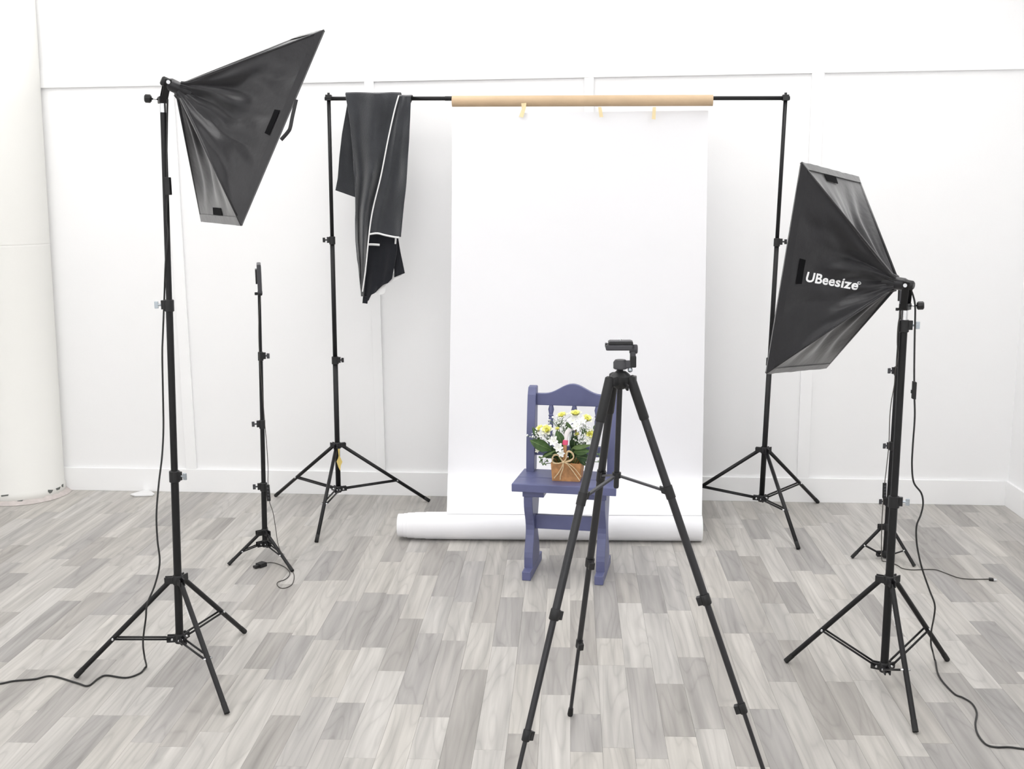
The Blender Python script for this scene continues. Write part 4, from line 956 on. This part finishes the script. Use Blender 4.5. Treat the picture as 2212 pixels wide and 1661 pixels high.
# ------------------------------------------------------------------ cables
def cable(name, label, air, ground, r, m='cord', cat='power cord'):
    pts = [atY(x, y, Y) for x, y, Y in air] + [fl(x, y, r) for x, y in ground]
    p0 = Vector((pts[-1].x, pts[-1].y, 0)); t = root(name, p0, label, cat)
    sp_ = spline(pts, 7)
    for q in sp_: q.z = max(q.z, r + 0.0004)
    bm = B(); tube(bm, sp_, r, 8); obj('cable', bm, m, t); return t
YL = cL.y
cbl = cable('power_cord', 'black power cord hanging down the taller light stand and trailing off past the round column',
    [(362, 214, YL - 0.0), (361, 260, YL + 0.01), (360, 330, YL + 0.005), (361, 375, YL), (363, 400, YL), (362, 425, YL), (360, 470, YL + 0.005), (363, 505, YL), (358, 560, YL), (355, 640, YL + 0.018), (352, 720, YL + 0.016), (350.5, 765, YL), (352, 850, YL), (353, 925, YL), (350, 985, YL - 0.02), (343, 1045, YL - 0.04), (338, 1110, YL - 0.06), (340, 1165, YL - 0.07), (345, 1215, YL - 0.07), (335, 1262, YL - 0.08), (318, 1305, YL - 0.11), (315, 1335, YL - 0.11), (309, 1385, YL - 0.09), (312, 1418, YL - 0.07)],
    [(316, 1441), (303, 1454), (272, 1464), (230, 1459), (212, 1466), (190, 1481.5), (165, 1475), (112, 1460.5), (75, 1467), (30, 1471), (0, 1477), (-60, 1486)], 0.0030)
bm = B(); c = atY(363.5, 402, YL - 0.006); box(bm, c, (0.0075, 0, 0), (0, 0.009, 0), (0, 0, 0.0265), 0.002); obj('inline_switch', bm, 'black_plastic', cbl)
YR = cR.y
cbl = cable('power_cord', 'black power cord hanging beside the low light stand and snaking over the floor beneath it',
    [(1966, 622, YR - 0.02), (1973, 640, YR - 0.02), (1977, 665, YR - 0.02), (1976, 720, YR - 0.02), (1975, 790, YR - 0.02), (1975, 845, YR - 0.02), (1976, 900, YR - 0.02), (1972, 960, YR - 0.02), (1970, 1005, YR - 0.02), (1974, 1042, YR - 0.02), (1990, 1065, YR - 0.02), (1994, 1088, YR - 0.02), (1989, 1112, YR - 0.02), (1980, 1136, YR - 0.02), (1980, 1170, YR - 0.02), (1986, 1205, YR - 0.02), (1994, 1235, YR - 0.02), (2008, 1275, YR - 0.03), (2019, 1305, YR - 0.04), (2018, 1330, YR - 0.03), (2012, 1362, YR + 0.03), (2011, 1390, YR + 0.04), (2015, 1408, YR + 0.04)],
    [(2019, 1425), (2025, 1452), (2036, 1472), (2062, 1499), (2080, 1507), (2100, 1520), (2110, 1540), (2107, 1565), (2113, 1588), (2130, 1608), (2152, 1614), (2180, 1614), (2212, 1618), (2270, 1624)], 0.0028)
bm = B(); c = atY(1974.5, 843, YR - 0.026); box(bm, c, (0.006, 0, -0.0015), (0, 0.007, 0), (0.0, 0, 0.027), 0.003); box(bm, c + Vector((-0.006, 0, -0.004)), (0.003, 0, 0), (0, 0.004, 0), (0, 0, 0.005), 0.001); obj('inline_switch', bm, 'black_plastic', cbl)
YS = cS.y - 0.02
cbl = cable('usb_cord', 'thin cord looping on the floor under the slim stand near the dark cloth',
    [(563, 640, YS), (559, 690, YS), (560, 760, YS), (567, 850, YS), (572, 915, YS), (576, 960, YS), (579, 1010, YS), (579, 1045, YS), (582, 1082, YS), (590, 1108, YS), (596, 1145, YS), (600, 1172, YS - 0.04), (608, 1195, YS - 0.10)],
    [(622, 1218), (633, 1236), (635.5, 1248), (631, 1262), (619, 1269.5), (606, 1270), (598.5, 1263), (601, 1257), (613, 1253), (622, 1247), (626, 1238), (618, 1227), (601, 1218.5), (584, 1215), (571, 1217)], 0.0016, 'thin_cord', 'cord')
def ctrl(Y, x0, y0, x1, y1):
    a, b = atY(x0, y0, Y), atY(x1, y1, Y); c = (a + b) / 2; bm = B(); box(bm, c, (0.0075, 0, 0), (0, 0.005, 0), (b - a) / 2, 0.002); o = obj('controller', bm, 'black_plastic', cbl)
    for q in (0.2, 0.4, 0.6, 0.8):
        bm = B(); lathe(bm, a.lerp(b, q) + Vector((0.001, -0.005, 0)), (0, -1, 0), [(0, 0.004), (0.0012, 0.0036)], 10); obj('button', bm, 'grey_plastic', o)
ctrl(YS - 0.005, 578, 1047, 581, 1082)
p0, p1 = fl(571, 1217, 0.009), fl(549, 1225, 0.009); bm = B(); dv = (p1 - p0); sd = dv.cross(Vector((0, 0, 1))).normalized()
box(bm, p0.lerp(p1, 0.30), dv * 0.32, sd * 0.016, Vector((0, 0, 0.0085)), 0.002); box(bm, p0.lerp(p1, 0.78), dv * 0.22, sd * 0.008, Vector((0, 0, 0.005)), 0.001); obj('plug', bm, 'black_plastic', cbl)
YQ = cQ.y - 0.02
cbl = cable('usb_cord', 'thin cord with silver-tipped plug running out from the slim stand behind the softbox',
    [(1946, 672, YQ), (1940, 700, YQ), (1938, 740, YQ), (1940, 770, YQ), (1934, 800, YQ), (1932, 830, YQ), (1925, 870, YQ), (1922, 905, YQ), (1920, 960, YQ), (1915, 1010, YQ), (1911, 1045, YQ), (1908, 1080, YQ), (1905, 1130, YQ), (1904, 1180, YQ)],
    [(1906, 1212), (1920, 1214), (1938, 1221), (1950, 1228), (1972, 1231), (2000, 1230), (2022, 1231), (2045, 1239), (2070, 1248), (2095, 1251), (2138, 1251)], 0.0019, 'thin_cord', 'cord')
ctrl(YQ - 0.005, 1911, 1043, 1910, 1076)
p0, p1 = fl(2136, 1251, 0.005), fl(2146, 1252, 0.005); p2 = fl(2153, 1253, 0.005); dv = p1 - p0; sd = dv.cross(Vector((0, 0, 1))).normalized()
bm = B(); box(bm, (p0 + p1) / 2, dv / 2, sd * 0.009, Vector((0, 0, 0.0045)), 0.001); pg = obj('plug', bm, 'black_plastic', cbl)
bm = B(); box(bm, (p1 + p2) / 2, (p2 - p1) / 2, sd * 0.007, Vector((0, 0, 0.003)), 0.0005); obj('plug_tip', bm, 'chrome', pg)
